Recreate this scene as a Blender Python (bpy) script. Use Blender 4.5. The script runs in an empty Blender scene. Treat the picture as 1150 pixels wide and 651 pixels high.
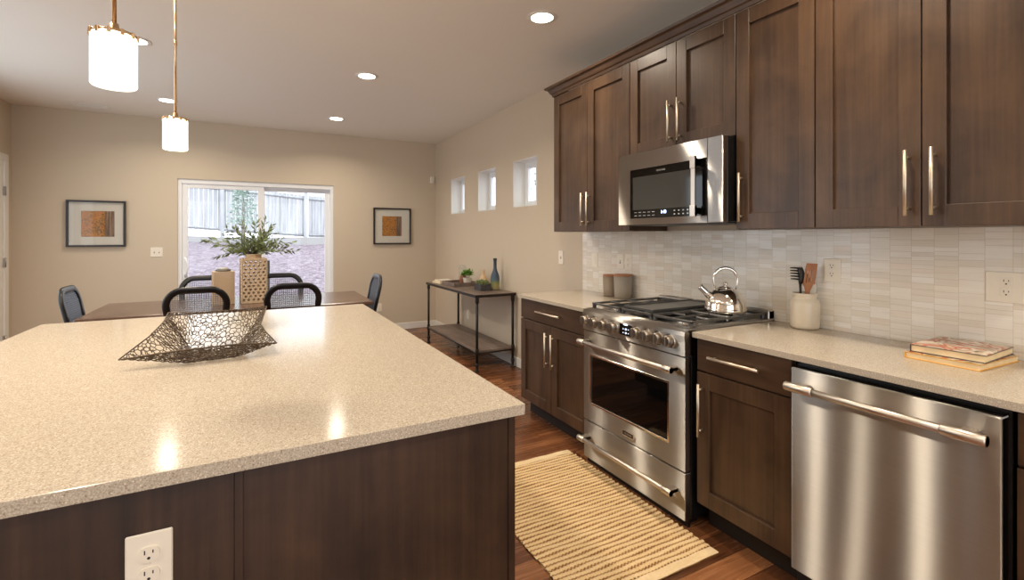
import bpy, bmesh, math, random
from mathutils import Vector, Matrix
from mathutils.geometry import delaunay_2d_cdt
PI = math.pi
R = math.radians
scene = bpy.context.scene
COL = scene.collection
random.seed(7)

# ------------------------------------------------------------------ camera
cd = bpy.data.cameras.new('camera')
cam = bpy.data.objects.new('camera', cd)
COL.objects.link(cam)
cam.location = (0, 0, 1.357)
cam.rotation_euler = (R(90), 0, -R(28.165))
cd.sensor_fit = 'HORIZONTAL'
cd.sensor_width = 36
cd.lens = 542.576 / 1150 * 36
cd.shift_y = -60.26 / 1150
cd.clip_start = 0.02
cd.clip_end = 200
scene.camera = cam

# ------------------------------------------------------------------ view and light
scene.view_settings.view_transform = 'Standard'
scene.view_settings.look = 'None'
scene.view_settings.gamma = 1
scene.view_settings.use_curve_mapping = False
scene.view_settings.exposure = 0.1
try:
    scene.cycles.use_denoising = True
    scene.cycles.max_bounces = 10
    scene.cycles.diffuse_bounces = 5
    scene.cycles.transparent_max_bounces = 12
    scene.cycles.caustics_reflective = False
    scene.cycles.caustics_refractive = False
    scene.cycles.sample_clamp_indirect = 6
except Exception:
    pass
SKY = 2.75
DOWNLIGHT_W = 12.5
PENDANT_E = 2.6
WARM = (1.0, 0.868, 0.70)
wd = bpy.data.worlds.new('overcast_sky')
scene.world = wd
wd.use_nodes = True
bg = wd.node_tree.nodes['Background']
bg.inputs[0].default_value = (0.86, 0.93, 1.0, 1)
bg.inputs[1].default_value = SKY


# ------------------------------------------------------------------ materials
def lin(c):
    return tuple(((v / 255) / 12.92 if v / 255 <= 0.04045 else (((v / 255) + 0.055) / 1.055) ** 2.4) for v in c) + (1,)


class NT:
    """small helper round a node tree"""
    def __init__(s, name):
        s.m = bpy.data.materials.new(name)
        s.m.use_nodes = True
        s.t = s.m.node_tree
        s.b = s.t.nodes['Principled BSDF']
        s.out = s.t.nodes['Material Output']

    def n(s, typ, **kw):
        nd = s.t.nodes.new(typ)
        for k, v in kw.items():
            setattr(nd, k, v)
        return nd

    def l(s, a, b):
        s.t.links.new(a, b)

    def obj(s, scale=(1, 1, 1)):
        tc = s.n('ShaderNodeTexCoord')
        mp = s.n('ShaderNodeMapping')
        mp.inputs['Scale'].default_value = scale
        s.l(tc.outputs['Object'], mp.inputs['Vector'])
        return mp.outputs['Vector']

    def noise(s, vec, scale, detail=4, rough=0.5, dist=0):
        nd = s.n('ShaderNodeTexNoise')
        nd.inputs['Scale'].default_value = scale
        nd.inputs['Detail'].default_value = detail
        nd.inputs['Roughness'].default_value = rough
        nd.inputs['Distortion'].default_value = dist
        s.l(vec, nd.inputs['Vector'])
        return nd.outputs['Fac']

    def ramp(s, fac, stops):
        nd = s.n('ShaderNodeValToRGB')
        cr = nd.color_ramp
        cr.elements[0].position, cr.elements[0].color = stops[0]
        cr.elements[1].position, cr.elements[1].color = stops[-1]
        for p, c in stops[1:-1]:
            e = cr.elements.new(p)
            e.color = c
        s.l(fac, nd.inputs['Fac'])
        return nd.outputs['Color']

    def math(s, op, a, b=None, c=None):
        nd = s.n('ShaderNodeMath', operation=op)
        for i, v in enumerate((a, b, c)):
            if v is None:
                continue
            if isinstance(v, (int, float)):
                nd.inputs[i].default_value = v
            else:
                s.l(v, nd.inputs[i])
        return nd.outputs[0]

    def mix(s, fac, a, b, blend='MIX'):
        nd = s.n('ShaderNodeMix', data_type='RGBA', blend_type=blend)
        for sock, v in ((nd.inputs[0], fac), (nd.inputs[6], a), (nd.inputs[7], b)):
            if isinstance(v, (int, float)):
                sock.default_value = v
            elif isinstance(v, tuple):
                sock.default_value = v
            else:
                s.l(v, sock)
        return nd.outputs[2]

    def bump(s, h, strength=0.2, dist=0.002):
        nd = s.n('ShaderNodeBump')
        nd.inputs['Strength'].default_value = strength
        nd.inputs['Distance'].default_value = dist
        s.l(h, nd.inputs['Height'])
        s.l(nd.outputs[0], s.b.inputs['Normal'])

    def set(s, **kw):
        for k, v in kw.items():
            s.b.inputs[k.replace('_', ' ')].default_value = v


def plain(name, col, rough=0.5, metal=0.0, bump=0.0, bscale=60, spec=None, var=0.06):
    t = NT(name)
    v = t.obj()
    f = t.noise(v, bscale, 3)
    c = lin(col) if max(col) > 1 else tuple(col) + (1,)
    d = tuple(x * (1 - var) for x in c[:3]) + (1,)
    u = tuple(min(1, x * (1 + var)) for x in c[:3]) + (1,)
    t.l(t.ramp(f, [(0.3, d), (0.7, u)]), t.b.inputs['Base Color'])
    t.set(Roughness=rough, Metallic=metal)
    if spec is not None:
        t.b.inputs['Specular IOR Level'].default_value = spec
    if bump:
        t.bump(f, bump, 0.001)
    return t.m


def emis(name, col, strength):
    t = NT(name)
    t.b.inputs['Base Color'].default_value = tuple(col) + (1,)
    t.b.inputs['Emission Color'].default_value = tuple(col) + (1,)
    t.b.inputs['Emission Strength'].default_value = strength
    return t.m


def wood(name, dark, mid, light, axis='z', rough=0.32, fine=60, spec=0.5):
    t = NT(name)
    k = {'x': (1.0, 9, 9), 'y': (9, 1.0, 9), 'z': (9, 9, 1.0)}[axis]
    k2 = {'x': (1.5, fine, fine), 'y': (fine, 1.5, fine), 'z': (fine, fine, 1.5)}[axis]
    a = t.noise(t.obj(k), 1.0, 5, 0.55, 0.8)
    b = t.noise(t.obj(k2), 1.0, 4, 0.6)
    c = t.noise(t.obj((2.2, 2.2, 2.2)), 2.0, 4, 0.6, 0.5)
    f = t.math('MULTIPLY_ADD', b, 0.28, t.math('MULTIPLY_ADD', c, 0.38, t.math('MULTIPLY', a, 0.36)))
    t.l(t.ramp(f, [(0.40, lin(dark)), (0.56, lin(mid)), (0.74, lin(light))]), t.b.inputs['Base Color'])
    t.set(Roughness=rough)
    t.b.inputs['Specular IOR Level'].default_value = spec
    t.bump(b, 0.06, 0.001)
    return t.m


def steel(name, col=(0.60, 0.57, 0.53), rough=0.40, brush='y', aniso=1.0, grain=0.0):
    t = NT(name)
    k = {'x': (1, 260, 260), 'y': (260, 1, 260), 'z': (260, 260, 1)}[brush]
    f = t.noise(t.obj(k), 1.4, 3, 0.6)
    c = tuple(col) + (1,)
    t.l(t.ramp(f, [(0.3, tuple(x * 0.9 for x in col) + (1,)), (0.7, c)]), t.b.inputs['Base Color'])
    t.set(Metallic=1.0, Roughness=rough, Anisotropic=aniso)
    tg = t.n('ShaderNodeCombineXYZ')
    for i, ax in enumerate('xyz'):
        tg.inputs[i].default_value = 1.0 if ax == ('y' if brush == 'z' else 'z') else 0.0
    t.l(tg.outputs[0], t.b.inputs['Tangent'])
    if grain:
        t.bump(f, 1.0, grain)
    return t.m


def glass(name, tint=(1, 1, 1), rough=0.0):
    t = NT(name)
    tr = t.n('ShaderNodeBsdfTransparent')
    tr.inputs[0].default_value = tuple(tint) + (1,)
    gl = t.n('ShaderNodeBsdfGlossy')
    gl.inputs['Roughness'].default_value = rough
    fr = t.n('ShaderNodeFresnel')
    fr.inputs[0].default_value = 1.45
    mx = t.n('ShaderNodeMixShader')
    ge = t.n('ShaderNodeNewGeometry')
    t.l(t.math('MULTIPLY', fr.outputs[0], t.math('SUBTRACT', 1.0, ge.outputs['Backfacing'])), mx.inputs[0])
    t.l(tr.outputs[0], mx.inputs[1])
    t.l(gl.outputs[0], mx.inputs[2])
    t.l(mx.outputs[0], t.out.inputs['Surface'])
    return t.m


M = {}
M['wall'] = plain('wall_paint', (205, 191, 170), 0.75, bump=0.06, bscale=220, var=0.012)
M['ceiling'] = plain('ceiling_paint', (236, 232, 224), 0.85, bump=0.10, bscale=160, var=0.012)
M['white'] = plain('white_trim_paint', (232, 230, 224), 0.4, var=0.01)
M['vinyl'] = plain('white_vinyl', (236, 238, 240), 0.35, var=0.01)
M['plate'] = plain('wall_plate_plastic', (238, 230, 214), 0.35, var=0.01)
M['plate_dark'] = plain('socket_slot', (30, 26, 22), 0.6)
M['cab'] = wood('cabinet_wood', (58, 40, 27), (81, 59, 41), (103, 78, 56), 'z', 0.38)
M['cab_h'] = wood('cabinet_wood_horizontal', (58, 40, 27), (81, 59, 41), (103, 78, 56), 'y', 0.34)
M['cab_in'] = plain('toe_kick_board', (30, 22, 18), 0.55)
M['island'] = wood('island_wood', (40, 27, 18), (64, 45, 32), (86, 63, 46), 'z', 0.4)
M['nickel'] = steel('brushed_nickel', (0.72, 0.62, 0.49), 0.42, 'y', 0.2)
M['steel_bar'] = steel('steel_handle', (0.72, 0.65, 0.57), 0.36, 'z', 0.2)
M['knob_steel'] = steel('knob_steel', (0.34, 0.29, 0.24), 0.3, 'y', 0.2)
M['chrome'] = plain('polished_steel', (0.86, 0.82, 0.77), 0.06, 1.0, var=0.02)
M['iron'] = plain('cast_iron_grate', (104, 103, 101), 0.34, 0.75, bump=0.1, bscale=300)
M['black'] = plain('black_enamel', (16, 16, 17), 0.28)
M['black_gloss'] = plain('black_glass', (10, 10, 11), 0.05, var=0)
M['mw_glass'] = plain('microwave_glass', (66, 66, 64), 0.06, var=0)  # grey of the reflected room put into the glass colour
def mk_brushed(name, col):
    """horizontally brushed sheet: highlights stretch vertically"""
    t = NT(name)
    f = t.noise(t.obj((260, 1, 260)), 1.4, 3, 0.6)
    gl = t.n('ShaderNodeBsdfAnisotropic') if hasattr(bpy.types, 'ShaderNodeBsdfAnisotropic') else t.n('ShaderNodeBsdfGlossy')
    gl.distribution = 'GGX'
    t.l(t.ramp(f, [(0.3, tuple(x * 0.93 for x in col) + (1,)), (0.7, tuple(col) + (1,))]), gl.inputs['Color'])
    gl.inputs['Roughness'].default_value = 0.28
    gl.inputs['Anisotropy'].default_value = 0.88
    tg = t.n('ShaderNodeCombineXYZ')
    tg.inputs[0].default_value = 0.03
    tg.inputs[1].default_value = 1.0
    t.l(tg.outputs[0], gl.inputs['Tangent'])
    t.l(gl.outputs[0], t.out.inputs['Surface'])
    return t.m


M['steel'] = mk_brushed('stainless_steel', (0.59, 0.56, 0.515))
M['rim'] = plain('bright_trim', (0.85, 0.82, 0.78), 0.16, 1.0)
M['display'] = emis('display_digits', (0.55, 0.70, 1.0), 6)
M['print'] = plain('silver_print', (190, 186, 178), 0.3, 0.6)
M['brass'] = plain('satin_brass', (0.78, 0.56, 0.34), 0.22, 1.0)
M['chair_wood'] = wood('black_chair_wood', (14, 13, 13), (22, 20, 20), (34, 31, 30), 'z', 0.34)
M['cane'] = plain('woven_cane', (104, 110, 122), 0.4)
M['cushion'] = plain('seat_fabric', (120, 122, 126), 0.9, bump=0.3, bscale=400)
M['table'] = wood('table_wood', (72, 53, 43), (104, 80, 66), (130, 104, 88), 'x', 0.24)
M['plank'] = wood('weathered_plank', (84, 72, 66), (122, 106, 96), (156, 140, 128), 'y', 0.4, fine=110)
M['pipe'] = plain('dark_iron_pipe', (48, 42, 38), 0.45, 0.7)
M['rattan'] = plain('rattan', (200, 175, 144), 0.65, bump=0.3, bscale=220, var=0.12)
M['twig'] = plain('bronze_twig_wire', (82, 66, 50), 0.5, 0.25, var=0.25, bscale=90)
M['leaf'] = plain('olive_leaf', (122, 136, 88), 0.5, var=0.4, bscale=14)
M['stem'] = plain('olive_stem', (84, 74, 52), 0.7)
M['green'] = plain('bright_leaf', (96, 140, 44), 0.5, var=0.4, bscale=60)
M['succulent'] = plain('succulent_leaf', (104, 116, 66), 0.5, var=0.4, bscale=60)
M['ceramic'] = plain('cream_ceramic', (226, 214, 192), 0.3, var=0.02)
M['white_pot'] = plain('white_ceramic', (228, 222, 208), 0.4, var=0.02)
M['canister'] = plain('taupe_canister', (156, 146, 132), 0.55, var=0.02)
M['canister_dark'] = plain('warm_taupe_canister', (150, 134, 114), 0.55, var=0.02)
M['light_wood'] = wood('beech_wood', (150, 96, 60), (178, 118, 76), (196, 140, 96), 'z', 0.5)
M['nylon'] = plain('black_nylon', (40, 38, 36), 0.35)
M['slate'] = plain('dark_slate', (62, 60, 62), 0.7, bump=0.2)
M['terracotta'] = plain('red_brown_glaze', (136, 84, 62), 0.4)
M['tan'] = plain('tan_glaze', (206, 176, 138), 0.35)
M['paper'] = plain('book_pages', (236, 214, 172), 0.8, bump=0.5, bscale=20, var=0.08)
M['curb'] = plain('grey_curb', (176, 174, 172), 0.9, bump=0.3)
M['frame'] = plain('black_frame', (34, 27, 25), 0.35)
M['mat_board'] = plain('mat_board', (206, 202, 190), 0.8, var=0.01)
M['glass'] = glass('window_glass')
M['pic_glass'] = glass('picture_glass')
M['rubber'] = plain('grey_plastic', (70, 70, 74), 0.5)
M['stone'] = plain('grey_stone', (120, 116, 110), 0.8, bump=0.3)
M['pale_stone'] = plain('pale_stone', (214, 210, 200), 0.8, bump=0.3)
M['cover_yellow'] = plain('yellow_cover', (216, 160, 54), 0.4)
M['cover_dark'] = plain('dark_cover', (72, 58, 48), 0.4)
M['metal_grey'] = plain('brushed_grey_hinge', (0.42, 0.40, 0.37), 0.4, 1.0)


def mk_quartz():
    t = NT('quartz')
    v = t.obj()
    n1 = t.noise(v, 330, 2, 0.5)
    n2 = t.noise(v, 120, 3, 0.6)
    base = t.ramp(n1, [(0.30, lin((166, 152, 133))), (0.5, lin((188, 176, 158))), (0.7, lin((208, 198, 183)))])
    vo = t.n('ShaderNodeTexVoronoi')
    vo.inputs['Scale'].default_value = 210
    t.l(v, vo.inputs['Vector'])
    sep = t.n('ShaderNodeSeparateColor')
    t.l(vo.outputs['Color'], sep.inputs[0])
    spot = t.math('MULTIPLY', t.math('GREATER_THAN', sep.outputs[0], 0.80), t.math('LESS_THAN', vo.outputs['Distance'], 0.40))
    col = t.mix(t.math('MULTIPLY', spot, 0.5), base, lin((128, 104, 78)))
    sp2 = t.math('MULTIPLY', t.math('LESS_THAN', sep.outputs[1], 0.12), t.math('LESS_THAN', vo.outputs['Distance'], 0.32))
    col = t.mix(t.math('MULTIPLY', sp2, 0.6), col, lin((250, 240, 220)))
    t.l(col, t.b.inputs['Base Color'])
    t.l(t.math('MULTIPLY_ADD', n2, 0.06, 0.11), t.b.inputs['Roughness'])
    t.b.inputs['Specular IOR Level'].default_value = 0.2
    return t.m


M['quartz'] = mk_quartz()


def mk_tile():
    t = NT('marble_mosaic')
    tc = t.n('ShaderNodeTexCoord')
    sp = t.n('ShaderNodeSeparateXYZ')
    t.l(tc.outputs['Object'], sp.inputs[0])
    y, z = sp.outputs[1], sp.outputs[2]
    W, HH = 0.0766, 0.0508
    yy = t.math('DIVIDE', t.math('ADD', y, 10.04), W)
    ci = t.math('FLOOR', yy)
    fy = t.math('FRACT', yy)
    wn = t.n('ShaderNodeTexWhiteNoise', noise_dimensions='1D')
    t.l(ci, wn.inputs['W'])
    zz = t.math('ADD', t.math('DIVIDE', z, HH), t.math('MULTIPLY', wn.outputs['Value'], 3.0))
    ri = t.math('FLOOR', zz)
    fz = t.math('FRACT', zz)
    cv = t.n('ShaderNodeCombineXYZ')
    t.l(ci, cv.inputs[0]); t.l(ri, cv.inputs[1])
    w2 = t.n('ShaderNodeTexWhiteNoise', noise_dimensions='2D')
    t.l(cv.outputs[0], w2.inputs['Vector'])
    s2 = t.n('ShaderNodeSeparateColor')
    t.l(w2.outputs['Color'], s2.inputs[0])
    # a tile may be one block or be cut in two or three strips
    ns = t.math('ADD', t.math('FLOOR', t.math('MULTIPLY', s2.outputs[0], 2.3)), 1)
    fs = t.math('MULTIPLY', fz, ns)
    si = t.math('FLOOR', fs)
    fsf = t.math('FRACT', fs)
    cv2 = t.n('ShaderNodeCombineXYZ')
    t.l(ci, cv2.inputs[0]); t.l(ri, cv2.inputs[1]); t.l(si, cv2.inputs[2])
    w3 = t.n('ShaderNodeTexWhiteNoise', noise_dimensions='3D')
    t.l(cv2.outputs[0], w3.inputs['Vector'])
    s3 = t.n('ShaderNodeSeparateColor')
    t.l(w3.outputs['Color'], s3.inputs[0])
    base = t.ramp(s3.outputs[0], [(0.0, lin((228, 220, 206))), (0.45, lin((237, 231, 220))), (0.85, lin((243, 239, 231))), (1.0, lin((231, 218, 203)))])
    vn = t.noise(t.obj((1, 5, 90)), 1.0, 4, 0.6, 0.6)
    col = t.mix(t.math('MULTIPLY', t.math('SUBTRACT', vn, 0.45), 0.8), base, lin((200, 186, 168)))
    # joints
    ey = t.math('MINIMUM', fy, t.math('SUBTRACT', 1, fy))
    ez = t.math('MINIMUM', fsf, t.math('SUBTRACT', 1, fsf))
    jy = t.math('LESS_THAN', t.math('MULTIPLY', ey, W), 0.0007)
    jz = t.math('LESS_THAN', t.math('DIVIDE', t.math('MULTIPLY', ez, HH), ns), 0.0007)
    j = t.math('MAXIMUM', jy, jz)
    col = t.mix(t.math('MULTIPLY', j, 0.55), col, lin((186, 172, 150)))
    t.l(col, t.b.inputs['Base Color'])
    t.l(t.math('MULTIPLY_ADD', s3.outputs[1], 0.22, 0.08), t.b.inputs['Roughness'])
    hh = t.math('SUBTRACT', t.math('MULTIPLY', s3.outputs[2], 0.6), t.math('MULTIPLY', j, 1.0))
    t.bump(hh, 0.35, 0.0012)
    return t.m


M['tile'] = mk_tile()


def mk_floor():
    t = NT('plank_floor')
    tc = t.n('ShaderNodeTexCoord')
    sp = t.n('ShaderNodeSeparateXYZ')
    t.l(tc.outputs['Object'], sp.inputs[0])
    x, y = sp.outputs[0], sp.outputs[1]
    W, LL = 0.125, 1.15
    yy = t.math('DIVIDE', t.math('ADD', y, 20), W)
    ri = t.math('FLOOR', yy); fy = t.math('FRACT', yy)
    wn = t.n('ShaderNodeTexWhiteNoise', noise_dimensions='1D')
    t.l(ri, wn.inputs['W'])
    xx = t.math('ADD', t.math('DIVIDE', t.math('ADD', x, 20), LL), t.math('MULTIPLY', wn.outputs['Value'], 7))
    ci = t.math('FLOOR', xx); fx = t.math('FRACT', xx)
    cv = t.n('ShaderNodeCombineXYZ')
    t.l(ci, cv.inputs[0]); t.l(ri, cv.inputs[1])
    w2 = t.n('ShaderNodeTexWhiteNoise', noise_dimensions='2D')
    t.l(cv.outputs[0], w2.inputs['Vector'])
    sh = w2.outputs['Value']
    # grain, shifted per board
    cx = t.n('ShaderNodeCombineXYZ')
    t.l(t.math('MULTIPLY_ADD', x, 2.2, t.math('MULTIPLY', sh, 40)), cx.inputs[0])
    t.l(t.math('MULTIPLY', y, 34), cx.inputs[1])
    g = t.noise(cx.outputs[0], 1.0, 6, 0.65, 1.2)
    f = t.math('MULTIPLY_ADD', sh, 0.35, t.math('MULTIPLY', g, 0.65))
    col = t.ramp(f, [(0.22, lin((58, 33, 20))), (0.45, lin((108, 66, 40))), (0.62, lin((142, 92, 58))), (0.82, lin((166, 114, 76)))])
    e1 = t.math('LESS_THAN', t.math('MULTIPLY', t.math('MINIMUM', fy, t.math('SUBTRACT', 1, fy)), W), 0.0012)
    e2 = t.math('LESS_THAN', t.math('MULTIPLY', t.math('MINIMUM', fx, t.math('SUBTRACT', 1, fx)), LL), 0.0012)
    j = t.math('MAXIMUM', e1, e2)
    col = t.mix(t.math('MULTIPLY', j, 0.8), col, lin((28, 15, 9)))
    t.l(col, t.b.inputs['Base Color'])
    t.l(t.math('MULTIPLY_ADD', g, 0.2, 0.16), t.b.inputs['Roughness'])
    t.bump(t.math('SUBTRACT', t.math('MULTIPLY', g, 0.3), j), 0.25, 0.001)
    return t.m


M['floor'] = mk_floor()


def mk_mulch():
    t = NT('bark_mulch')
    v = t.obj((1, 0.6, 1))
    n = t.noise(v, 8, 8, 0.8, 0.6)
    t.l(t.ramp(n, [(0.3, lin((84, 70, 78))), (0.5, lin((140, 126, 134))), (0.7, lin((196, 184, 192)))]), t.b.inputs['Base Color'])
    t.set(Roughness=0.95)
    t.bump(n, 0.8, 0.05)
    return t.m


M['mulch'] = mk_mulch()


def mk_fence():
    t = NT('hazed_fence_board')  # outdoor haze and flare put into the pale board colour
    v = t.obj((8, 8, 0.5))
    n = t.noise(v, 1.0, 5, 0.65)
    t.l(t.ramp(n, [(0.3, lin((156, 158, 162))), (0.5, lin((188, 189, 192))), (0.75, lin((210, 211, 213)))]), t.b.inputs['Base Color'])
    t.set(Roughness=0.9)
    return t.m


M['fence'] = mk_fence()


def mk_rug():
    t = NT('woven_jute_and_cotton')
    at = t.n('ShaderNodeAttribute', attribute_name='weave')
    v = t.obj()
    n = t.noise(v, 90, 3)
    n2 = t.noise(t.obj((3, 30, 3)), 1.0, 3)
    f = t.math('MULTIPLY_ADD', t.math('SUBTRACT', n, 0.5), 0.5, t.math('MULTIPLY_ADD', t.math('SUBTRACT', n2, 0.5), 0.5, at.outputs['Fac']))
    t.l(t.ramp(f, [(0.10, lin((104, 68, 34))), (0.34, lin((164, 120, 72))), (0.55, lin((214, 178, 126))), (0.8, lin((228, 198, 150))), (1.0, lin((236, 210, 168)))]), t.b.inputs['Base Color'])
    t.set(Roughness=0.95)
    t.bump(n, 0.4, 0.001)
    return t.m


M['rug'] = mk_rug()


def mk_art(name, seed, split):
    t = NT(name)
    v = t.obj((1, 1, 1))
    n = t.noise(v, 48 + seed * 3, 6, 0.75, 0.6)
    base = t.ramp(n, [(0.40, lin((74, 56, 36))), (0.47, lin((140, 96, 36))), (0.53, lin((192, 132, 34))), (0.60, lin((176, 88, 30)))])
    tr = t.noise(t.obj((70, 1, 3)), 1.0, 3, 0.5)
    sp = t.n('ShaderNodeSeparateXYZ')
    tc = t.n('ShaderNodeTexCoord')
    t.l(tc.outputs['Generated'], sp.inputs[0])
    side = t.math('GREATER_THAN', t.math('ADD', sp.outputs[0 if split == 'x' else 2], t.math('MULTIPLY', t.math('SUBTRACT', n, 0.5), 0.5)), 0.72)
    trunks = t.ramp(tr, [(0.4, lin((74, 62, 58))), (0.6, lin((134, 112, 92)))])
    t.l(t.mix(t.math('MULTIPLY', side, 0.85), base, trunks), t.b.inputs['Base Color'])
    t.set(Roughness=0.6)
    return t.m


M['art1'] = mk_art('autumn_print', 0, 'x')
M['art2'] = mk_art('autumn_print_square', 3, 'x')


def mk_bottle():
    t = NT('blue_glaze_bottle')
    tc = t.n('ShaderNodeTexCoord')
    sp = t.n('ShaderNodeSeparateXYZ')
    t.l(tc.outputs['Generated'], sp.inputs[0])
    n = t.noise(t.obj(), 40, 3)
    f = t.math('MULTIPLY_ADD', n, 0.1, sp.outputs[2])
    t.l(t.ramp(f, [(0.15, lin((176, 166, 122))), (0.25, lin((150, 152, 92))), (0.36, lin((76, 100, 108))), (0.48, lin((58, 76, 98))), (0.9, lin((52, 60, 72)))]), t.b.inputs['Base Color'])
    t.set(Roughness=0.35)
    return t.m


M['bottle'] = mk_bottle()


def mk_cover():
    t = NT('printed_cookbook_cover')
    v = t.obj()
    n = t.noise(v, 10, 2, 0.5, 1.5)
    t.l(t.ramp(n, [(0.30, lin((96, 84, 56))), (0.40, lin((196, 172, 140))), (0.47, lin((226, 214, 196))), (0.52, lin((170, 112, 74))), (0.58, lin((196, 84, 58))), (0.64, lin((214, 188, 150))), (0.72, lin((132, 88, 58)))]), t.b.inputs['Base Color'])
    t.set(Roughness=0.25)
    return t.m


M['cover'] = mk_cover()


def mk_shade():
    t = NT('lit_opal_glass')
    lw = t.n('ShaderNodeTexNoise')
    t.b.inputs['Base Color'].default_value = (0.95, 0.93, 0.9, 1)
    t.b.inputs['Emission Color'].default_value = (1.0, 0.86, 0.68, 1)
    t.b.inputs['Emission Strength'].default_value = PENDANT_E
    t.set(Roughness=0.2)
    return t.m


M['shade'] = mk_shade()
M['lens'] = emis('lit_lens', (1.0, 0.90, 0.74), 14)


# ------------------------------------------------------------------ mesh helpers
def bm_new():
    return bmesh.new()


def merge(dst, src):
    me = bpy.data.meshes.new('tmp')
    src.to_mesh(me)
    src.free()
    dst.from_mesh(me)
    bpy.data.meshes.remove(me)


def box(bm, x0, x1, y0, y1, z0, z1, bev=0.0, seg=1, mat=None):
    b = bmesh.new()
    bmesh.ops.create_cube(b, size=1)
    for v in b.verts:
        v.co = Vector(((x0 + x1) / 2 + v.co.x * (x1 - x0), (y0 + y1) / 2 + v.co.y * (y1 - y0), (z0 + z1) / 2 + v.co.z * (z1 - z0)))
    if bev > 0:
        bmesh.ops.bevel(b, geom=b.edges[:], offset=bev, segments=seg, affect='EDGES', profile=0.5)
    if mat is not None:
        bmesh.ops.transform(b, matrix=mat, verts=b.verts[:])
    merge(bm, b)
    return bm


def tube(bm, pts, r, n=10, closed=False, cap=True):
    """tube along a polyline; r may be a list"""
    pts = [Vector(p) for p in pts]
    N = len(pts)
    rs = r if isinstance(r, (list, tuple)) else [r] * N
    rings = []
    ref = None
    for i, p in enumerate(pts):
        if closed:
            d = pts[(i + 1) % N] - pts[i - 1]
        else:
            d = pts[min(i + 1, N - 1)] - pts[max(i - 1, 0)]
        d.normalize()
        if ref is None:
            ref = Vector((0, 0, 1)) if abs(d.z) < 0.9 else Vector((1, 0, 0))
        a = (ref - d * ref.dot(d))
        if a.length < 1e-6:
            a = d.orthogonal()
        a.normalize()
        ref = a
        b = d.cross(a)
        rings.append([bm.verts.new(p + (a * math.cos(2 * PI * k / n) + b * math.sin(2 * PI * k / n)) * rs[i]) for k in range(n)])
    M_ = N if closed else N - 1
    for i in range(M_):
        A, B = rings[i], rings[(i + 1) % N]
        for k in range(n):
            f = bm.faces.new((A[k], A[(k + 1) % n], B[(k + 1) % n], B[k]))
            f.smooth = True
    if cap and not closed:
        bm.faces.new(rings[0][::-1])
        bm.faces.new(rings[-1])
    return bm


def lathe(bm, prof, c=(0, 0, 0), n=32, smooth=True):
    """prof: list of (radius, z); ends with radius 0 close the shape"""
    c = Vector(c)
    rings = []
    for r, z in prof:
        if r <= 1e-6:
            rings.append([bm.verts.new(c + Vector((0, 0, z)))])
        else:
            rings.append([bm.verts.new(c + Vector((r * math.cos(2 * PI * k / n), r * math.sin(2 * PI * k / n), z))) for k in range(n)])
    for i in range(len(rings) - 1):
        A, B = rings[i], rings[i + 1]
        for k in range(n):
            k2 = (k + 1) % n
            if len(A) == 1 and len(B) == 1:
                continue
            if len(A) == 1:
                f = bm.faces.new((A[0], B[k2], B[k]))
            elif len(B) == 1:
                f = bm.faces.new((A[k], A[k2], B[0]))
            else:
                f = bm.faces.new((A[k], A[k2], B[k2], B[k]))
            f.smooth = smooth
    return bm


def prism(bm, poly, axis, a0, a1, bev=0):
    """extrude a 2D polygon along an axis. axis 'y': poly is (x,z); 'x': (y,z); 'z': (x,y)"""
    b = bmesh.new()
    def P(p, a):
        return {'x': (a, p[0], p[1]), 'y': (p[0], a, p[1]), 'z': (p[0], p[1], a)}[axis]
    A = [b.verts.new(P(p, a0)) for p in poly]
    B = [b.verts.new(P(p, a1)) for p in poly]
    n = len(poly)
    b.faces.new(A[::-1]); b.faces.new(B)
    for k in range(n):
        b.faces.new((A[k], A[(k + 1) % n], B[(k + 1) % n], B[k]))
    bmesh.ops.recalc_face_normals(b, faces=b.faces[:])
    if bev:
        bmesh.ops.bevel(b, geom=b.edges[:], offset=bev, segments=1, affect='EDGES')
    merge(bm, b)
    return bm


def root_loc(o):
    v = Vector((0, 0, 0))
    while o is not None:
        v += o.location
        o = o.parent
    return v


def obj(name, bm, mat, parent=None, world=True, smooth=False, fix=True):
    if fix:
        bmesh.ops.recalc_face_normals(bm, faces=bm.faces[:])
    me = bpy.data.meshes.new(name)
    if parent is not None and world:
        off = root_loc(parent)
        for v in bm.verts:
            v.co -= off
    if smooth:
        for f in bm.faces:
            f.smooth = True
    bm.to_mesh(me)
    bm.free()
    me.materials.append(M[mat] if isinstance(mat, str) else mat)
    o = bpy.data.objects.new(name, me)
    COL.objects.link(o)
    if parent is not None:
        o.parent = parent
    return o


def rebase(o, loc):
    """move the origin of a top-level mesh to its base without moving the mesh"""
    o.data.transform(Matrix.Translation(-Vector(loc)))
    o.location = loc
    return o


def tag(o, label, cat, group=None):
    o['label'] = label
    o['category'] = cat
    if group:
        o['group'] = group
    return o


def thing(name, label, cat, loc=(0, 0, 0), rotz=0.0, group=None):
    o = bpy.data.objects.new(name, None)
    o.empty_display_size = 0.05
    COL.objects.link(o)
    o.location = loc
    o.rotation_euler = (0, 0, rotz)
    return tag(o, label, cat, group)


def struct(name, bm, mat, parent=None):
    o = obj(name, bm, mat, parent)
    if parent is None:
        o['kind'] = 'structure'
    return o


def dup(root, loc, rotz=0.0, label=None, group=None):
    r = root.copy()
    COL.objects.link(r)
    r.location = loc
    r.rotation_euler = (0, 0, rotz)
    if label:
        r['label'] = label
    if group:
        r['group'] = group
    def rec(a, b):
        for ch in list(a.children):
            c = ch.copy()
            COL.objects.link(c)
            c.parent = b
            rec(ch, c)
    rec(root, r)
    return r


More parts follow.
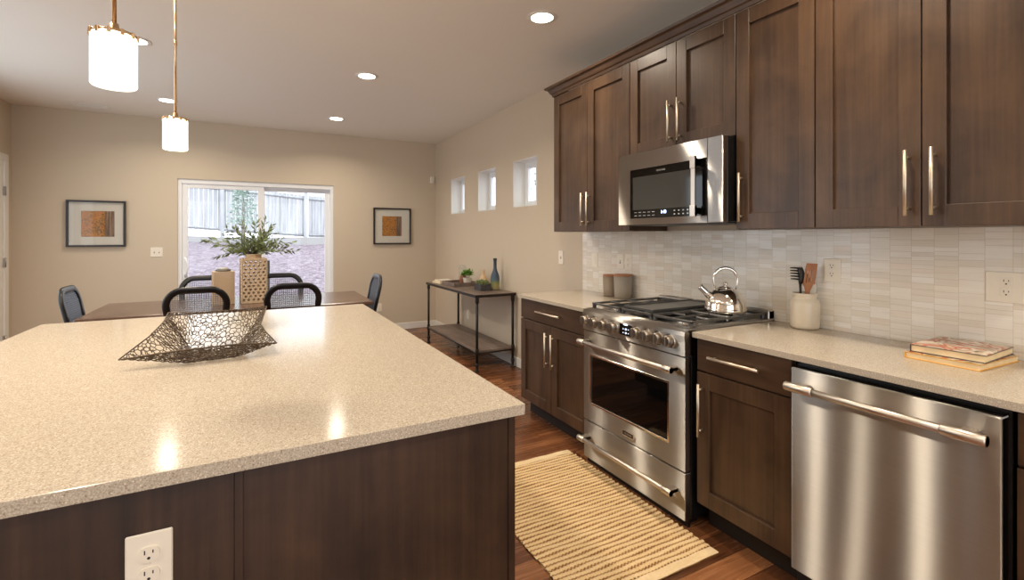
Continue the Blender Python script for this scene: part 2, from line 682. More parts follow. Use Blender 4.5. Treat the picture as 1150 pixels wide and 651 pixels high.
def text(name, s, size, loc, rot, mat, parent, depth=0.0003):
    cu = bpy.data.curves.new(name, 'FONT')
    cu.body = s
    cu.size = size
    cu.extrude = depth
    cu.align_x = 'CENTER'
    cu.align_y = 'CENTER'
    tmp = bpy.data.objects.new(name + '_tmp', cu)
    COL.objects.link(tmp)
    dg = bpy.context.evaluated_depsgraph_get()
    me = bpy.data.meshes.new_from_object(tmp.evaluated_get(dg))
    bpy.data.objects.remove(tmp)
    off = root_loc(parent)
    me.transform(Matrix.Translation(Vector(loc) - off) @ rot.to_4x4())
    me.materials.clear()
    me.materials.append(M[mat])
    o = bpy.data.objects.new(name, me)
    COL.objects.link(o)
    o.parent = parent
    return o


# text lying on a surface whose outward normal is -x, reading towards -y
ROT_MX = Matrix(((0, 0, -1), (-1, 0, 0), (0, 1, 0)))


def rect_with_holes(bm, u0, u1, v0, v1, holes, f):
    """plate in a (u,v) grid with rectangular holes, as boxes; f(u0,u1,v0,v1) adds one"""
    us = sorted({u0, u1, *[h[0] for h in holes], *[h[1] for h in holes]})
    for a, b in zip(us, us[1:]):
        hs = sorted([(h[2], h[3]) for h in holes if h[0] <= a + 1e-6 and h[1] >= b - 1e-6])
        v = v0
        for p, q in hs:
            if p > v + 1e-6:
                f(a, b, v, p)
            v = q
        if v < v1 - 1e-6:
            f(a, b, v, v1)


def ring4(u0, u1, v0, v1, w, wt=None, wb=None, wr=None):
    """four (u0,u1,v0,v1) strips of a rectangular frame, butted without overlap"""
    wt, wb, wr = wt or w, wb or w, wr or w
    return [(u0, u0 + w, v0, v1), (u1 - wr, u1, v0, v1), (u0 + w, u1 - wr, v0, v0 + wb), (u0 + w, u1 - wr, v1 - wt, v1)]


# ------------------------------------------------------------------ room shell
XR, YF, XL, YB, ZC = 2.43, 6.98, -2.25, -2.6, 2.75
b = bm_new(); box(b, XL - 0.2, XR + 0.2, YB - 0.2, YF + 0.15, -0.12, 0.0); struct('floor', b, 'floor')
b = bm_new(); box(b, XL - 0.2, XR + 0.2, YB - 0.2, YF + 0.2, ZC, ZC + 0.15); struct('ceiling', b, 'ceiling')
SL = (-0.80, 0.97, 0.0, 2.05)                                  # sliding door opening
b = bm_new()
rect_with_holes(b, XL - 0.2, XR + 0.2, 0, ZC, [SL], lambda a, c, v, q: box(b, a, c, YF, YF + 0.2, v, q))
struct('wall_far', b, 'wall')
WIN = [(5.845, 6.335), (4.935, 5.42), (4.025, 4.512)]
b = bm_new()
rect_with_holes(b, YB - 0.2, YF, 0, ZC, [(y0, y1, 1.66, 2.145) for y0, y1 in WIN], lambda a, c, v, q: box(b, XR, XR + 0.2, a, c, v, q))
struct('wall_right', b, 'wall')
NW = [(1.50, 1.62, 0.3, 2.4), (1.85, 1.96, 0.3, 2.4), (2.12, 2.26, 0.3, 2.4)]   # unseen slit windows added to streak the dishwasher steel
b = bm_new()
LW = (3.1, 5.75, 0.3, 2.4)                                     # unseen window added to bring in daylight fill
rect_with_holes(b, YB - 0.2, YF, 0, ZC, [LW] + NW, lambda a, c, v, q: box(b, XL - 0.2, XL, a, c, v, q))
struct('wall_left', b, 'wall')
BW = (-2.0, 1.4, 0.2, 2.45)                                     # unseen opening added behind the viewer for sky fill
b = bm_new()
rect_with_holes(b, XL, XR, 0, ZC, [BW], lambda a, c, v, q: box(b, a, c, YB - 0.2, YB, v, q))
struct('wall_back', b, 'wall')

# baseboards
def baseboard(name, x0, x1, y0, y1):
    b = bm_new()
    box(b, x0, x1, y0, y1, 0, 0.095, 0.004)
    struct(name, b, 'white')
b = bm_new(); box(b, XL, SL[0] - 0.01, YF - 0.014, YF, 0, 0.095, 0.004); box(b, SL[1] + 0.01, XR, YF - 0.014, YF, 0, 0.095, 0.004); struct('baseboard_far', b, 'white')
b = bm_new(); box(b, XR - 0.014, XR, 3.26, YF - 0.014, 0, 0.095, 0.004); struct('baseboard_right', b, 'white')

# three small square windows in the right wall
for i, (y0, y1) in enumerate(WIN):
    z0, z1 = 1.66, 2.145
    xf = XR + 0.145
    b = bm_new()
    for a, c, v, q in ring4(y0 + 0.0005, y1 - 0.0005, z0 + 0.0005, z1 - 0.0005, 0.006):
        box(b, XR - 0.0006, xf, a, c, v, q)
    w = struct('window_%d' % (i + 1), b, 'white')
    fr = bm_new()
    for a, c, v, q in ((y0, y1, z0, z0 + 0.04), (y0, y1, z1 - 0.04, z1), (y0, y0 + 0.04, z0 + 0.04, z1 - 0.04), (y1 - 0.04, y1, z0 + 0.04, z1 - 0.04)):
        box(fr, xf, xf + 0.05, a, c, v, q, 0.003)
    obj('window_frame', fr, 'vinyl', w)
    sa = bm_new()
    ym = (y0 + y1) / 2
    for a, c, v, q in ring4(ym - 0.02, y1 - 0.0405, z0 + 0.0405, z1 - 0.0405, 0.04, 0.03, 0.03, 0.03):
        box(sa, xf - 0.004, xf + 0.03, a, c, v, q, 0.002)
    s = obj('window_sash', sa, 'vinyl', w)
    lt = bm_new(); box(lt, xf - 0.016, xf - 0.004, ym - 0.012, ym + 0.012, 1.88, 1.93, 0.003); obj('latch', lt, 'vinyl', s)
    g = bm_new(); box(g, xf + 0.022, xf + 0.026, y0 + 0.04, y1 - 0.04, z0 + 0.04, z1 - 0.04); obj('window_pane', g, 'glass', w)

# frames of the unseen windows added for daylight fill and dishwasher streaks
b = bm_new()
for a, c, v, q in ring4(LW[0] + 0.0005, LW[1] - 0.0005, LW[2] + 0.0005, LW[3] - 0.0005, 0.06) + [(4.32, 4.38, LW[2] + 0.061, LW[3] - 0.061)]:
    box(b, XL - 0.14, XL - 0.07, a, c, v, q, 0.003)
w = struct('window_4', b, 'vinyl')
for k, (a0, a1, v0, v1) in enumerate(NW):  # added slits, open to the sky
    b = bm_new()
    for a, c, v, q in ring4(a0 + 0.0005, a1 - 0.0005, v0 + 0.0005, v1 - 0.0005, 0.012):
        box(b, XL - 0.14, XL - 0.07, a, c, v, q, 0.002)
    struct('window_%d' % (6 + k), b, 'vinyl')
b = bm_new()
for a, c, v, q in ring4(BW[0] + 0.0005, BW[1] - 0.0005, BW[2] + 0.0005, BW[3] - 0.0005, 0.06) + [(-0.33, -0.27, BW[2] + 0.061, BW[3] - 0.061)]:
    box(b, a, c, YB - 0.14, YB - 0.07, v, q, 0.003)
w = struct('window_5', b, 'vinyl')

# sliding glass door
b = bm_new()
x0, x1, z1 = SL[0], SL[1], SL[3]
yf = YF + 0.02
for a, c, v, q in ring4(x0 + 0.0005, x1 - 0.0005, 0.0005, z1 - 0.0005, 0.042, 0.055, 0.03):
    box(b, a, c, yf, yf + 0.13, v, q, 0.002)
sd = struct('door_1', b, 'vinyl')
def sash(name, a, c, y, ls, rs):
    b = bm_new()
    zt, zb = z1 - 0.055, 0.03
    for p_, q_, v_, w_ in ring4(a + 0.0005, c - 0.0005, zb + 0.0005, zt - 0.0005, ls, 0.05, 0.09, rs):
        box(b, p_, q_, y, y + 0.04, v_, w_, 0.002)
    s = obj(name, b, 'vinyl', sd)
    g = bm_new(); box(g, a + ls - 0.005, c - rs + 0.005, y + 0.016, y + 0.022, zb + 0.08, zt - 0.045); obj('door_pane', g, 'glass', s)
    return s
sl = sash('sliding_panel', x0 + 0.042, 0.126, yf + 0.015, 0.058, 0.075)
sash('fixed_panel', 0.06, x1 - 0.042, yf + 0.07, 0.066, 0.06)
b = bm_new()
hx = x0 + 0.075
tube(b, [(hx, yf + 0.015, 0.87), (hx, yf - 0.012, 0.88), (hx + 0.02, yf - 0.03, 0.93), (hx + 0.028, yf - 0.032, 0.985), (hx + 0.02, yf - 0.03, 1.04), (hx, yf - 0.012, 1.09), (hx, yf + 0.015, 1.10)], 0.012, 10)
obj('door_handle', b, 'vinyl', sl)
b = bm_new(); box(b, x1 - 0.095, x1 - 0.075, yf + 0.055, yf + 0.072, 0.94, 1.02, 0.003); obj('latch', b, 'vinyl', sd)

# white door in the left wall (only its hinge side shows)
b = bm_new()
box(b, XL - 0.01, XL + 0.018, 6.78, 6.87, 0, 2.13, 0.004)
box(b, XL - 0.01, XL + 0.018, 5.88, 5.97, 0, 2.13, 0.004)
box(b, XL - 0.01, XL + 0.018, 5.88, 6.87, 2.1301, 2.20, 0.004)
box(b, XL - 0.01, XL + 0.008, 5.9701, 6.7799, 2.06, 2.13, 0.004)
d2 = struct('door_2', b, 'white')
b = bm_new()
box(b, XL - 0.005, XL + 0.006, 5.97, 6.78, 0.01, 2.06, 0.002)
for v, q in ((0.25, 0.95), (1.1, 1.9)):
    for a, c in ((6.08, 6.33), (6.42, 6.67)):
        box(b, XL + 0.004, XL + 0.012, a, c, v, q, 0.006)
dl = obj('door_leaf', b, 'white', d2)
for z in (0.30, 1.09, 1.82):
    b = bm_new(); box(b, XL + 0.004, XL + 0.024, 6.765, 6.795, z - 0.045, z + 0.045, 0.002); tube(b, [(XL + 0.024, 6.78, z - 0.047), (XL + 0.024, 6.78, z + 0.047)], 0.006, 8)
    obj('hinge', b, 'metal_grey', d2)

# ------------------------------------------------------------------ outside
b = bm_new()
nx, ny = 40, 60
rng = random.Random(3)
grid = []
for j in range(ny + 1):
    row = []
    t = j / ny
    y = YF + 0.35 + t * 18.5
    for i in range(nx + 1):
        x = -9 + 20 * i / nx
        z = -0.12 + min(1.0, t * 1.18) ** 0.85 * (1.45 - 0.055 * (x + 2)) + rng.uniform(-0.03, 0.03)
        row.append(b.verts.new((x, y, z)))
    grid.append(row)
for j in range(ny):
    for i in range(nx):
        b.faces.new((grid[j][i], grid[j][i + 1], grid[j + 1][i + 1], grid[j + 1][i])).smooth = True
o = struct('ground', b, 'mulch')
b = bm_new(); box(b, XR + 0.25, XR + 12, -4, 9, -0.3, -0.12); o = struct('lawn', b, 'mulch')

def fence_run(name, label, p, q, n, group, first=0):
    t = thing(name, label, 'fence', (p[0], p[1], 0), 0, group)
    p, q = Vector(p), Vector(q)
    d = (q - p); L = Vector((d.x, d.y, 0)).length
    u = Vector((d.x, d.y, 0)) / L
    ang = math.atan2(u.y, u.x)
    bb = bm_new()
    rg = random.Random(5)
    for k in range(n):
        c = p + d * ((k + 0.5) / n)
        w = L / n * 0.47
        hgt = 1.8 + rg.uniform(-0.01, 0.01)
        mt = Matrix.Translation((c.x, c.y, c.z)) @ Matrix.Rotation(ang, 4, 'Z')
        box(bb, -w, w, -0.01, 0.01, 0.06, hgt, 0, 1, mt)
    obj('board_panel', bb, 'fence', t)
    for zz in (0.14, 1.66):
        rr = bm_new()
        a0, a1 = p + Vector((0, 0, zz)), q + Vector((0, 0, zz))
        nrm = Vector((u.y, -u.x, 0)) * 0.03
        for s0, s1 in ((a0 + nrm, a1 + nrm),):
            tube(rr, [s0, s1], 0.05, 4)
        obj('rail', rr, 'fence', t)
    for k in range(first, 4):
        c = p + d * (k / 3)
        pp = bm_new()
        box(pp, c.x - 0.07, c.x + 0.07, c.y - 0.12, c.y + 0.02, c.z - 0.3, c.z + 1.9, 0.01)
        obj('post', pp, 'fence', t)
    return t
fence_run('garden_fence', 'haze-pale vertical board fence behind the left pane of the sliding door', (-7.0, 20.4, 1.95), (1.93, 22.0, 1.27), 60, 'garden fence')
fence_run('garden_fence', 'haze-pale board fence beyond the post behind the right pane of the sliding door', (2.05, 22.10, 1.27), (8.0, 25.0, 1.2), 45, 'garden fence', 1)
b = bm_new()
prism(b, [(-7, 20.1), (1.93, 21.65), (8, 24.65), (8, 24.45), (1.95, 21.4), (-7, 19.85)], 'z', 0.9, 1.32)
tag(obj('garden_curb', b, 'curb'), 'pale curb running along the foot of the garden fence', 'curb')

def leaf_tri(b, c, d, n, L, W):
    d = d.normalized()
    s = d.cross(n)
    if s.length < 1e-4:
        s = d.orthogonal()
    s.normalize()
    up = s.cross(d)
    v = [b.verts.new(c), b.verts.new(c + d * L * 0.45 + s * W / 2), b.verts.new(c + d * L), b.verts.new(c + d * L * 0.45 - s * W / 2), b.verts.new(c + d * L * 0.5 + up * W * 0.12)]
    for i in range(4):
        b.faces.new((v[i], v[(i + 1) % 4], v[4]))

M['far_bark'] = plain('pale_bark', (150, 146, 136), 0.8)  # bark paled in its colour to stand for outdoor haze
M['far_leaf'] = plain('pale_far_leaf', (156, 178, 164), 0.7, var=0.25, bscale=6)  # same haze put into the leaf colour
def tree(loc, h, r, label, seed, trunk=0.5):
    rg = random.Random(seed)
    t = thing('garden_tree', label, 'tree', loc, 0, 'trees outside')
    b = bm_new()
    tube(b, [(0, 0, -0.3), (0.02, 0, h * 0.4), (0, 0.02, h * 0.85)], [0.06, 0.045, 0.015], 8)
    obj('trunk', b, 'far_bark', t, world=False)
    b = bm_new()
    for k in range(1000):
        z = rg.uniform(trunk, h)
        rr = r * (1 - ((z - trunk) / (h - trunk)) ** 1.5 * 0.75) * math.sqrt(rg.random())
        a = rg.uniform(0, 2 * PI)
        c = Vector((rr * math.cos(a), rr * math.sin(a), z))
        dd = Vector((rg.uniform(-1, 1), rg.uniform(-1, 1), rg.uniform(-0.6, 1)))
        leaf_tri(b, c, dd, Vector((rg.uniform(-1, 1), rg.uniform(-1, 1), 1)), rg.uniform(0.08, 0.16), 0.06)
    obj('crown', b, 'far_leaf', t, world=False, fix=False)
tree((-0.33, 20.0, 1.3), 2.5, 0.5, 'slim pale green tree in front of the fence behind the sliding door', 1)
tree((7.0, 11.2, -0.2), 4.6, 1.3, 'leafy tree outside the small square window nearest the cabinets', 2, 1.4)

# ------------------------------------------------------------------ cabinets
def handle_bar(parent, x, y, z, L, vertical=True, r=0.0068, stand=0.032, name='handle'):
    """bar pull standing off a face at x (outward normal -x)"""
    b = bm_new()
    xo = x - stand
    if vertical:
        tube(b, [(xo, y, z - L / 2), (xo, y, z + L / 2)], r, 12)
        for s in (-1, 1):
            tube(b, [(x + 0.001, y, z + s * L * 0.39), (xo, y, z + s * L * 0.39)], r * 0.85, 8)
    else:
        tube(b, [(xo, y - L / 2, z), (xo, y + L / 2, z)], r, 12)
        for s in (-1, 1):
            tube(b, [(x + 0.001, y + s * L * 0.39, z), (xo, y + s * L * 0.39, z)], r * 0.85, 8)
    return obj(name, b, 'nickel', parent)


def shaker(parent, x, y0, y1, z0, z1, stile=0.068, rail=0.074, th=0.02, name='door', mat='cab'):
    """shaker door with its outer face at x"""
    b = bm_new()
    e = 0.0014
    box(b, x, x + th, y0, y0 + stile, z0, z1, e)
    box(b, x, x + th, y1 - stile, y1, z0, z1, e)
    box(b, x + 0.0002, x + th, y0 + stile, y1 - stile, z0, z0 + rail, e)
    box(b, x + 0.0002, x + th, y0 + stile, y1 - stile, z1 - rail, z1, e)
    box(b, x + 0.0145, x + th - 0.001, y0 + stile - 0.004, y1 - stile + 0.004, z0 + rail - 0.004, z1 - rail + 0.004)
    return obj(name, b, mat, parent)


def upper(label, y0, y1, z0, z1, doors, handles):
    t = thing('wall_cabinet', label, 'cabinet', (XR - 0.17, (y0 + y1) / 2, z0), 0, 'dark wall cabinets')
    b = bm_new(); box(b, 2.112, XR - 0.012, y0 + 0.0008, y1 - 0.0008, z0, z1, 0.001); obj('body', b, 'cab', t)
    for (a, c), (hy, hz) in zip(doors, handles):
        d = shaker(t, 2.09, a + 0.002, c - 0.002, z0 + 0.001, z1 - 0.002)
        handle_bar(d, 2.09, hy, hz, 0.235)
ZT = 2.452
upper('dark shaker wall cabinet with two doors, leftmost, beside the bare wall', 2.335, 3.205, 1.392, ZT, [(2.772, 3.205), (2.335, 2.772)], [(2.808, 1.550), (2.742, 1.550)])
upper('short dark two-door wall cabinet directly above the microwave', 1.575, 2.333, 1.853, ZT, [(1.954, 2.333), (1.575, 1.954)], [(1.988, 2.005), (1.918, 2.005)])
upper('single-door dark wall cabinet right of the microwave', 1.196, 1.573, 1.392, ZT, [(1.196, 1.573)], [(1.535, 1.545)])
upper('wide dark two-door wall cabinet above the cookbooks at the right', 0.455, 1.194, 1.392, ZT, [(0.826, 1.194), (0.455, 0.826)], [(0.862, 1.548), (0.786, 1.548)])
# crown moulding, one run with a return at the end
b = bm_new()
prof = [(0.0, 0.0), (-0.008, 0.0), (-0.012, 0.018), (-0.020, 0.024), (-0.034, 0.050), (-0.040, 0.054), (-0.052, 0.058), (-0.056, 0.072), (0.0, 0.072)]
pts = []
path = [(2.09, 0.45), (2.09, 3.207), (XR, 3.207)]
def crown_ring(px, py, nx_, ny_):
    return [b.verts.new((px + nx_ * -o, py + ny_ * -o, ZT + 0.001 + z)) for o, z in prof]
A = crown_ring(2.09, 0.45, -1, 0)
Bq = crown_ring(2.09, 3.207, -1, 1)
Cq = crown_ring(XR - 0.005, 3.207, 0, 1)
for P, Q in ((A, Bq), (Bq, Cq)):
    for k in range(len(prof)):
        b.faces.new((P[k], P[(k + 1) % len(prof)], Q[(k + 1) % len(prof)], Q[k]))
b.faces.new(A); b.faces.new(Cq[::-1])
o = obj('crown_moulding', b, 'cab_h')
tag(o, 'dark stepped crown moulding along the top of the wall cabinets', 'moulding')

# backsplash
b = bm_new(); box(b, XR - 0.010, XR - 0.0005, -0.28, 3.272, 0.9145, 1.3912)
o = obj('backsplash', b, 'tile')
tag(o, 'pale stacked marble mosaic backsplash between counter and wall cabinets', 'backsplash')

# base cabinets
FX = 1.815
def base(label, y0, y1, doors, drawer, name='base_cabinet', toe=True):
    t = thing(name, label, 'cabinet', (2.1, (y0 + y1) / 2, 0), 0, 'dark base cabinets')
    b = bm_new(); box(b, FX + 0.022, XR - 0.016, y0, y1, 0.11, 0.888, 0.001); obj('body', b, 'cab', t)
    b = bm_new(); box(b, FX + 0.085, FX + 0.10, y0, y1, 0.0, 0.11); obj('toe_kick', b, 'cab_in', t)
    b = bm_new(); box(b, FX, FX + 0.02, y0 + 0.003, y1 - 0.003, 0.740, 0.884, 0.002); dr = obj('drawer', b, 'cab_h', t)
    handle_bar(dr, FX, drawer[0], drawer[1], drawer[2], False)
    for (a, c), hy in doors:
        d = shaker(t, FX, a + 0.002, c - 0.002, 0.125, 0.733)
        handle_bar(d, FX, hy, 0.565, 0.24)
base('dark two-door base cabinet with drawer left of the range', 2.386, 3.245, [((2.816, 3.245), 2.852), ((2.386, 2.816), 2.776)], (2.83, 0.816, 0.30))
base('dark one-door base cabinet with drawer between range and dishwasher', 1.124, 1.574, [((1.124, 1.574), 1.538)], (1.365, 0.815, 0.245))
base('dark base cabinet right of the dishwasher at the frame edge', -0.28, 0.508, [((0.114, 0.508), 0.15), ((-0.28, 0.114), 0.075)], (0.11, 0.815, 0.24))

# counters
def slab(name, label, x0, x1, y0, y1, z0=0.889, z1=0.914):
    b = bm_new(); box(b, x0, x1, y0, y1, z0, z1, 0.0015, 2)
    o = obj(name, b, 'quartz')
    rebase(o, ((x0 + x1) / 2, (y0 + y1) / 2, z0))
    return tag(o, label, 'countertop')
slab('countertop', 'cream speckled countertop with two canisters, left of the range', 1.795, XR - 0.0105, 2.381, 3.262)
slab('countertop', 'cream speckled countertop with cookbooks and crock, right of the range', 1.795, XR - 0.0105, -0.30, 1.583)

# ------------------------------------------------------------------ island
t = thing('kitchen_island', 'dark wood island base under the large cream countertop', 'island', (-0.15, 2.2, 0))
b = bm_new()
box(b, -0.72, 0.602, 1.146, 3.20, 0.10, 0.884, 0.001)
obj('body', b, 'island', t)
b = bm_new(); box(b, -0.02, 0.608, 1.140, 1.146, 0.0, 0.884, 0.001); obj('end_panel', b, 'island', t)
b = bm_new(); box(b, -0.76, -0.034, 1.140, 1.146, 0.0, 0.884, 0.001); obj('end_panel', b, 'island', t)
b = bm_new(); box(b, -0.034, -0.018, 1.134, 1.147, 0.0, 0.884, 0.001); obj('batten', b, 'island', t)
b = bm_new(); box(b, 0.598, 0.618, 1.136, 1.158, 0.0, 0.884, 0.001); obj('corner_strip', b, 'island', t)
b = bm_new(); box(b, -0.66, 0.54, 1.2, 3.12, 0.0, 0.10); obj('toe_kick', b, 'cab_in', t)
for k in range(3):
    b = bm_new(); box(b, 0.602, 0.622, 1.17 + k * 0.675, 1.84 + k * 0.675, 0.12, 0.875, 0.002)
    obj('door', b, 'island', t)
o = slab('island_countertop', 'large cream speckled quartz island top in the foreground', -0.94, 0.635, 1.112, 3.262, 0.885, 0.914)

# ------------------------------------------------------------------ wall plates
def plate_at(kind, label, cat, origin, u, n, w=0.072, h=0.115, cfg='outlet', group=None):
    """origin = centre on the surface, u = horizontal direction, n = outward normal"""
    u, n = Vector(u), Vector(n)
    up = Vector((0, 0, 1))
    t = thing(kind, label, cat, origin, 0, group)
    mt = Matrix((( u.x, up.x, n.x, 0), (u.y, up.y, n.y, 0), (u.z, up.z, n.z, 0), (0, 0, 0, 1)))
    b = bm_new(); box(b, -w / 2, w / 2, -h / 2, h / 2, 0.0004, 0.006, 0.0022, 1, mt); obj('plate', b, 'plate', t, world=False)
    def piece(name, mat, x0, x1, y0, y1, z0, z1, parent, bev=0.001):
        bb = bm_new(); box(bb, x0, x1, y0, y1, z0, z1, bev, 1, mt); return obj(name, bb, mat, parent, world=False)
    if cfg in ('outlet', 'gfci'):
        for s in (-1, 1):
            cy = s * 0.0195
            bb = bm_new()
            if cfg == 'outlet':
                prof = []
                for k in range(24):
                    a = 2 * PI * k / 24
                    prof.append((0.0172 * math.copysign(abs(math.cos(a)) ** 0.7, math.cos(a)), cy + 0.0145 * math.copysign(abs(math.sin(a)) ** 0.9, math.sin(a))))
                tmp = bm_new(); prism(tmp, prof, 'z', 0.003, 0.0092)
                bmesh.ops.transform(tmp, matrix=mt, verts=tmp.verts[:]); merge(bb, tmp)
            else:
                box(bb, -0.0165, 0.0165, cy - 0.0150, cy + 0.0190 * (1 if s < 0 else 0.8), 0.003, 0.0075, 0.0006, 1, mt)
            f = obj('socket_face', bb, 'plate', t, world=False)
            sl_ = bm_new()
            box(sl_, -0.0075, -0.0055, cy + 0.001, cy + 0.009, 0.0088, 0.0095, 0, 1, mt)
            box(sl_, 0.0055, 0.0075, cy + 0.002, cy + 0.008, 0.0088, 0.0095, 0, 1, mt)
            tmp = bm_new(); prism(tmp, [(0.0027 * math.cos(2 * PI * k / 10), cy - 0.0065 + 0.0027 * math.sin(2 * PI * k / 10)) for k in range(10)], 'z', 0.0088, 0.0095)
            bmesh.ops.transform(tmp, matrix=mt, verts=tmp.verts[:]); merge(sl_, tmp)
            obj('slots', sl_, 'plate_dark', f, world=False)
        if cfg == 'outlet':
            bb = bm_new(); tmp = bm_new(); prism(tmp, [(0.003 * math.cos(2 * PI * k / 10), 0.003 * math.sin(2 * PI * k / 10)) for k in range(10)], 'z', 0.005, 0.0072)
            bmesh.ops.transform(tmp, matrix=mt, verts=tmp.verts[:]); merge(bb, tmp)
            obj('screw', bb, 'plate', t, world=False)
        else:
            piece('reset_button', 'plate', -0.007, 0.007, -0.003, 0.003, 0.006, 0.009, t)
    elif cfg == 'toggle':
        k = max(1, round((w - 0.026) / 0.046))
        for i in range(k):
            cx = (i - (k - 1) / 2) * 0.046
            f = piece('toggle_slot', 'plate_dark', cx - 0.005, cx + 0.005, -0.012, 0.012, 0.0058, 0.0064, t, 0)
            piece('toggle', 'plate', cx - 0.004, cx + 0.004, -0.002, 0.010, 0.006, 0.016, t, 0.001)
    elif cfg == 'rocker':
        piece('rocker', 'plate', -0.0165, 0.0165, -0.033, 0.033, 0.005, 0.009, t, 0.0015)
    return t
MXN, MYN = (-1, 0, 0), (0, -1, 0)
XB = XR - 0.010
plate_at('wall_outlet', 'cream duplex outlet on the dark end panel of the island', 'outlet', (-0.1745, 1.140, 0.735), (1, 0, 0), MYN, 0.074, 0.118, group='wall outlets')
plate_at('wall_outlet', 'cream outlet on the backsplash just right of the utensil crock', 'outlet', (XB, 1.301, 1.196), (0, -1, 0), MXN, 0.076, 0.112, 'gfci', 'wall outlets')
plate_at('wall_outlet', 'cream outlet on the backsplash above the cookbooks', 'outlet', (XB, 0.700, 1.171), (0, -1, 0), MXN, 0.116, 0.112, 'gfci', 'wall outlets')
plate_at('light_switch', 'narrow light switch on the backsplash left of the canisters', 'switch', (XB, 3.106, 1.166), (0, -1, 0), MXN, 0.074, 0.112, 'rocker', 'light switches')
plate_at('wall_outlet', 'cream plate on the backsplash behind the canisters, left one of the close pair', 'outlet', (XB, 2.800, 1.167), (0, -1, 0), MXN, 0.072, 0.114, 'toggle', 'wall outlets')
plate_at('wall_outlet', 'cream outlet on the backsplash above the canisters, right one of the close pair', 'outlet', (XB, 2.711, 1.167), (0, -1, 0), MXN, 0.074, 0.114, 'outlet', 'wall outlets')
plate_at('light_switch', 'light switch on the beige wall under the leftmost wall cabinet', 'switch', (XR, 3.603, 1.168), (0, -1, 0), MXN, 0.072, 0.120, 'toggle', 'light switches')
plate_at('light_switch', 'double light switch on the far wall left of the sliding door', 'switch', (-1.001, YF, 1.171), (1, 0, 0), MYN, 0.118, 0.112, 'toggle', 'light switches')
plate_at('wall_outlet', 'low outlet on the far wall beside the right end chair', 'outlet', (1.587, YF, 0.342), (1, 0, 0), MYN, 0.072, 0.115, 'outlet', 'wall outlets')
plate_at('wall_outlet', 'low outlet on the beige wall behind the console table', 'outlet', (XR, 5.723, 0.36), (0, -1, 0), MXN, 0.072, 0.115, 'outlet', 'wall outlets')

# corner sensor
t = thing('motion_sensor', 'small white motion sensor high in the corner of the far wall', 'sensor', (2.36, YF, 2.15))
b = bm_new(); box(b, 2.335, 2.395, YF - 0.045, YF - 0.001, 2.15, 2.25, 0.012, 2); obj('body', b, 'plate', t)
b = bm_new(); box(b, 2.345, 2.385, YF - 0.049, YF - 0.040, 2.165, 2.20, 0.003); obj('lens', b, 'white', t)

# ------------------------------------------------------------------ range
RY0, RY1 = 1.590, 2.372
t = thing('gas_range', 'stainless steel gas range with eight knobs and black oven window', 'range', (2.08, (RY0 + RY1) / 2, 0))
b = bm_new()
box(b, 1.80, 2.415, RY0 + 0.004, RY1 - 0.004, 0.035, 0.905, 0.003)
for x in (1.85, 2.36):
    for y in (RY0 + 0.05, RY1 - 0.05):
        box(b, x - 0.02, x + 0.02, y - 0.02, y + 0.02, 0, 0.036)
body = obj('body', b, 'black', t)
b = bm_new(); box(b, 1.786, 1.7995, RY0 + 0.006, RY1 - 0.006, 0.001, 0.040); obj('base_skirt', b, 'black', t)
b = bm_new()                                   # sloped control panel with rounded front lip
prism(b, [(1.758, 0.800), (1.757, 0.865), (1.752, 0.895), (1.757, 0.912), (1.770, 0.921), (1.83, 0.921), (1.83, 0.800)], 'y', RY0, RY1)
cp = obj('control_panel', b, 'steel', t)
b = bm_new(); box(b, 1.775, 2.418, RY0, RY1, 0.903, 0.924, 0.006, 2); obj('cooktop', b, 'steel', t)
b = bm_new(); box(b, 1.82, 2.37, RY0 + 0.03, RY1 - 0.03, 0.9235, 0.927, 0.002); obj('spill_tray', b, 'rim', t)
b = bm_new()                                   # rear vent trim
box(b, 2.372, 2.418, RY0, RY1, 0.922, 0.968, 0.004)
vt = obj('vent_trim', b, 'steel_bar', t)
b = bm_new()
for k in range(6):
    y = RY0 + 0.05 + k * 0.117
    box(b, 2.380, 2.410, y, y + 0.085, 0.9675, 0.9690, 0)
obj('vent_slots', b, 'black', vt)
def xface(z):
    return 1.757 - 0.0
for i, y in enumerate([2.339, 2.255, 2.171, 2.088, 1.905, 1.829, 1.754, 1.680]):
    z = 0.858
    b = bm_new()
    n = 24
    tube(b, [(1.7575, y, z), (1.752, y, z)], 0.033, n)
    k = obj('knob', b, 'rim', cp, smooth=False)
    b = bm_new()
    tube(b, [(1.753, y, z), (1.746, y, z), (1.726, y, z), (1.723, y, z)], [0.029, 0.028, 0.0255, 0.023], n)
    box(b, 1.717, 1.730, y - 0.005, y + 0.005, z - 0.022, z + 0.022, 0.002)
    obj('grip', b, 'knob_steel', k)
b = bm_new(); box(b, 1.7535, 1.760, 1.937, 2.040, 0.826, 0.902, 0.001); dp = obj('display', b, 'black_gloss', cp)
text('clock_digits', '12:47', 0.017, (1.7532, 1.990, 0.886), ROT_MX, 'display', dp)
b = bm_new()
for z in (0.860, 0.840):
    tube(b, [(1.7534, 1.988, z), (1.7528, 1.988, z)], 0.0042, 12)
    tube(b, [(1.7534, 2.008, z), (1.7528, 2.008, z)], 0.002, 8)
    tube(b, [(1.7534, 1.968, z), (1.7528, 1.968, z)], 0.002, 8)
obj('touch_icon', b, 'display', dp)
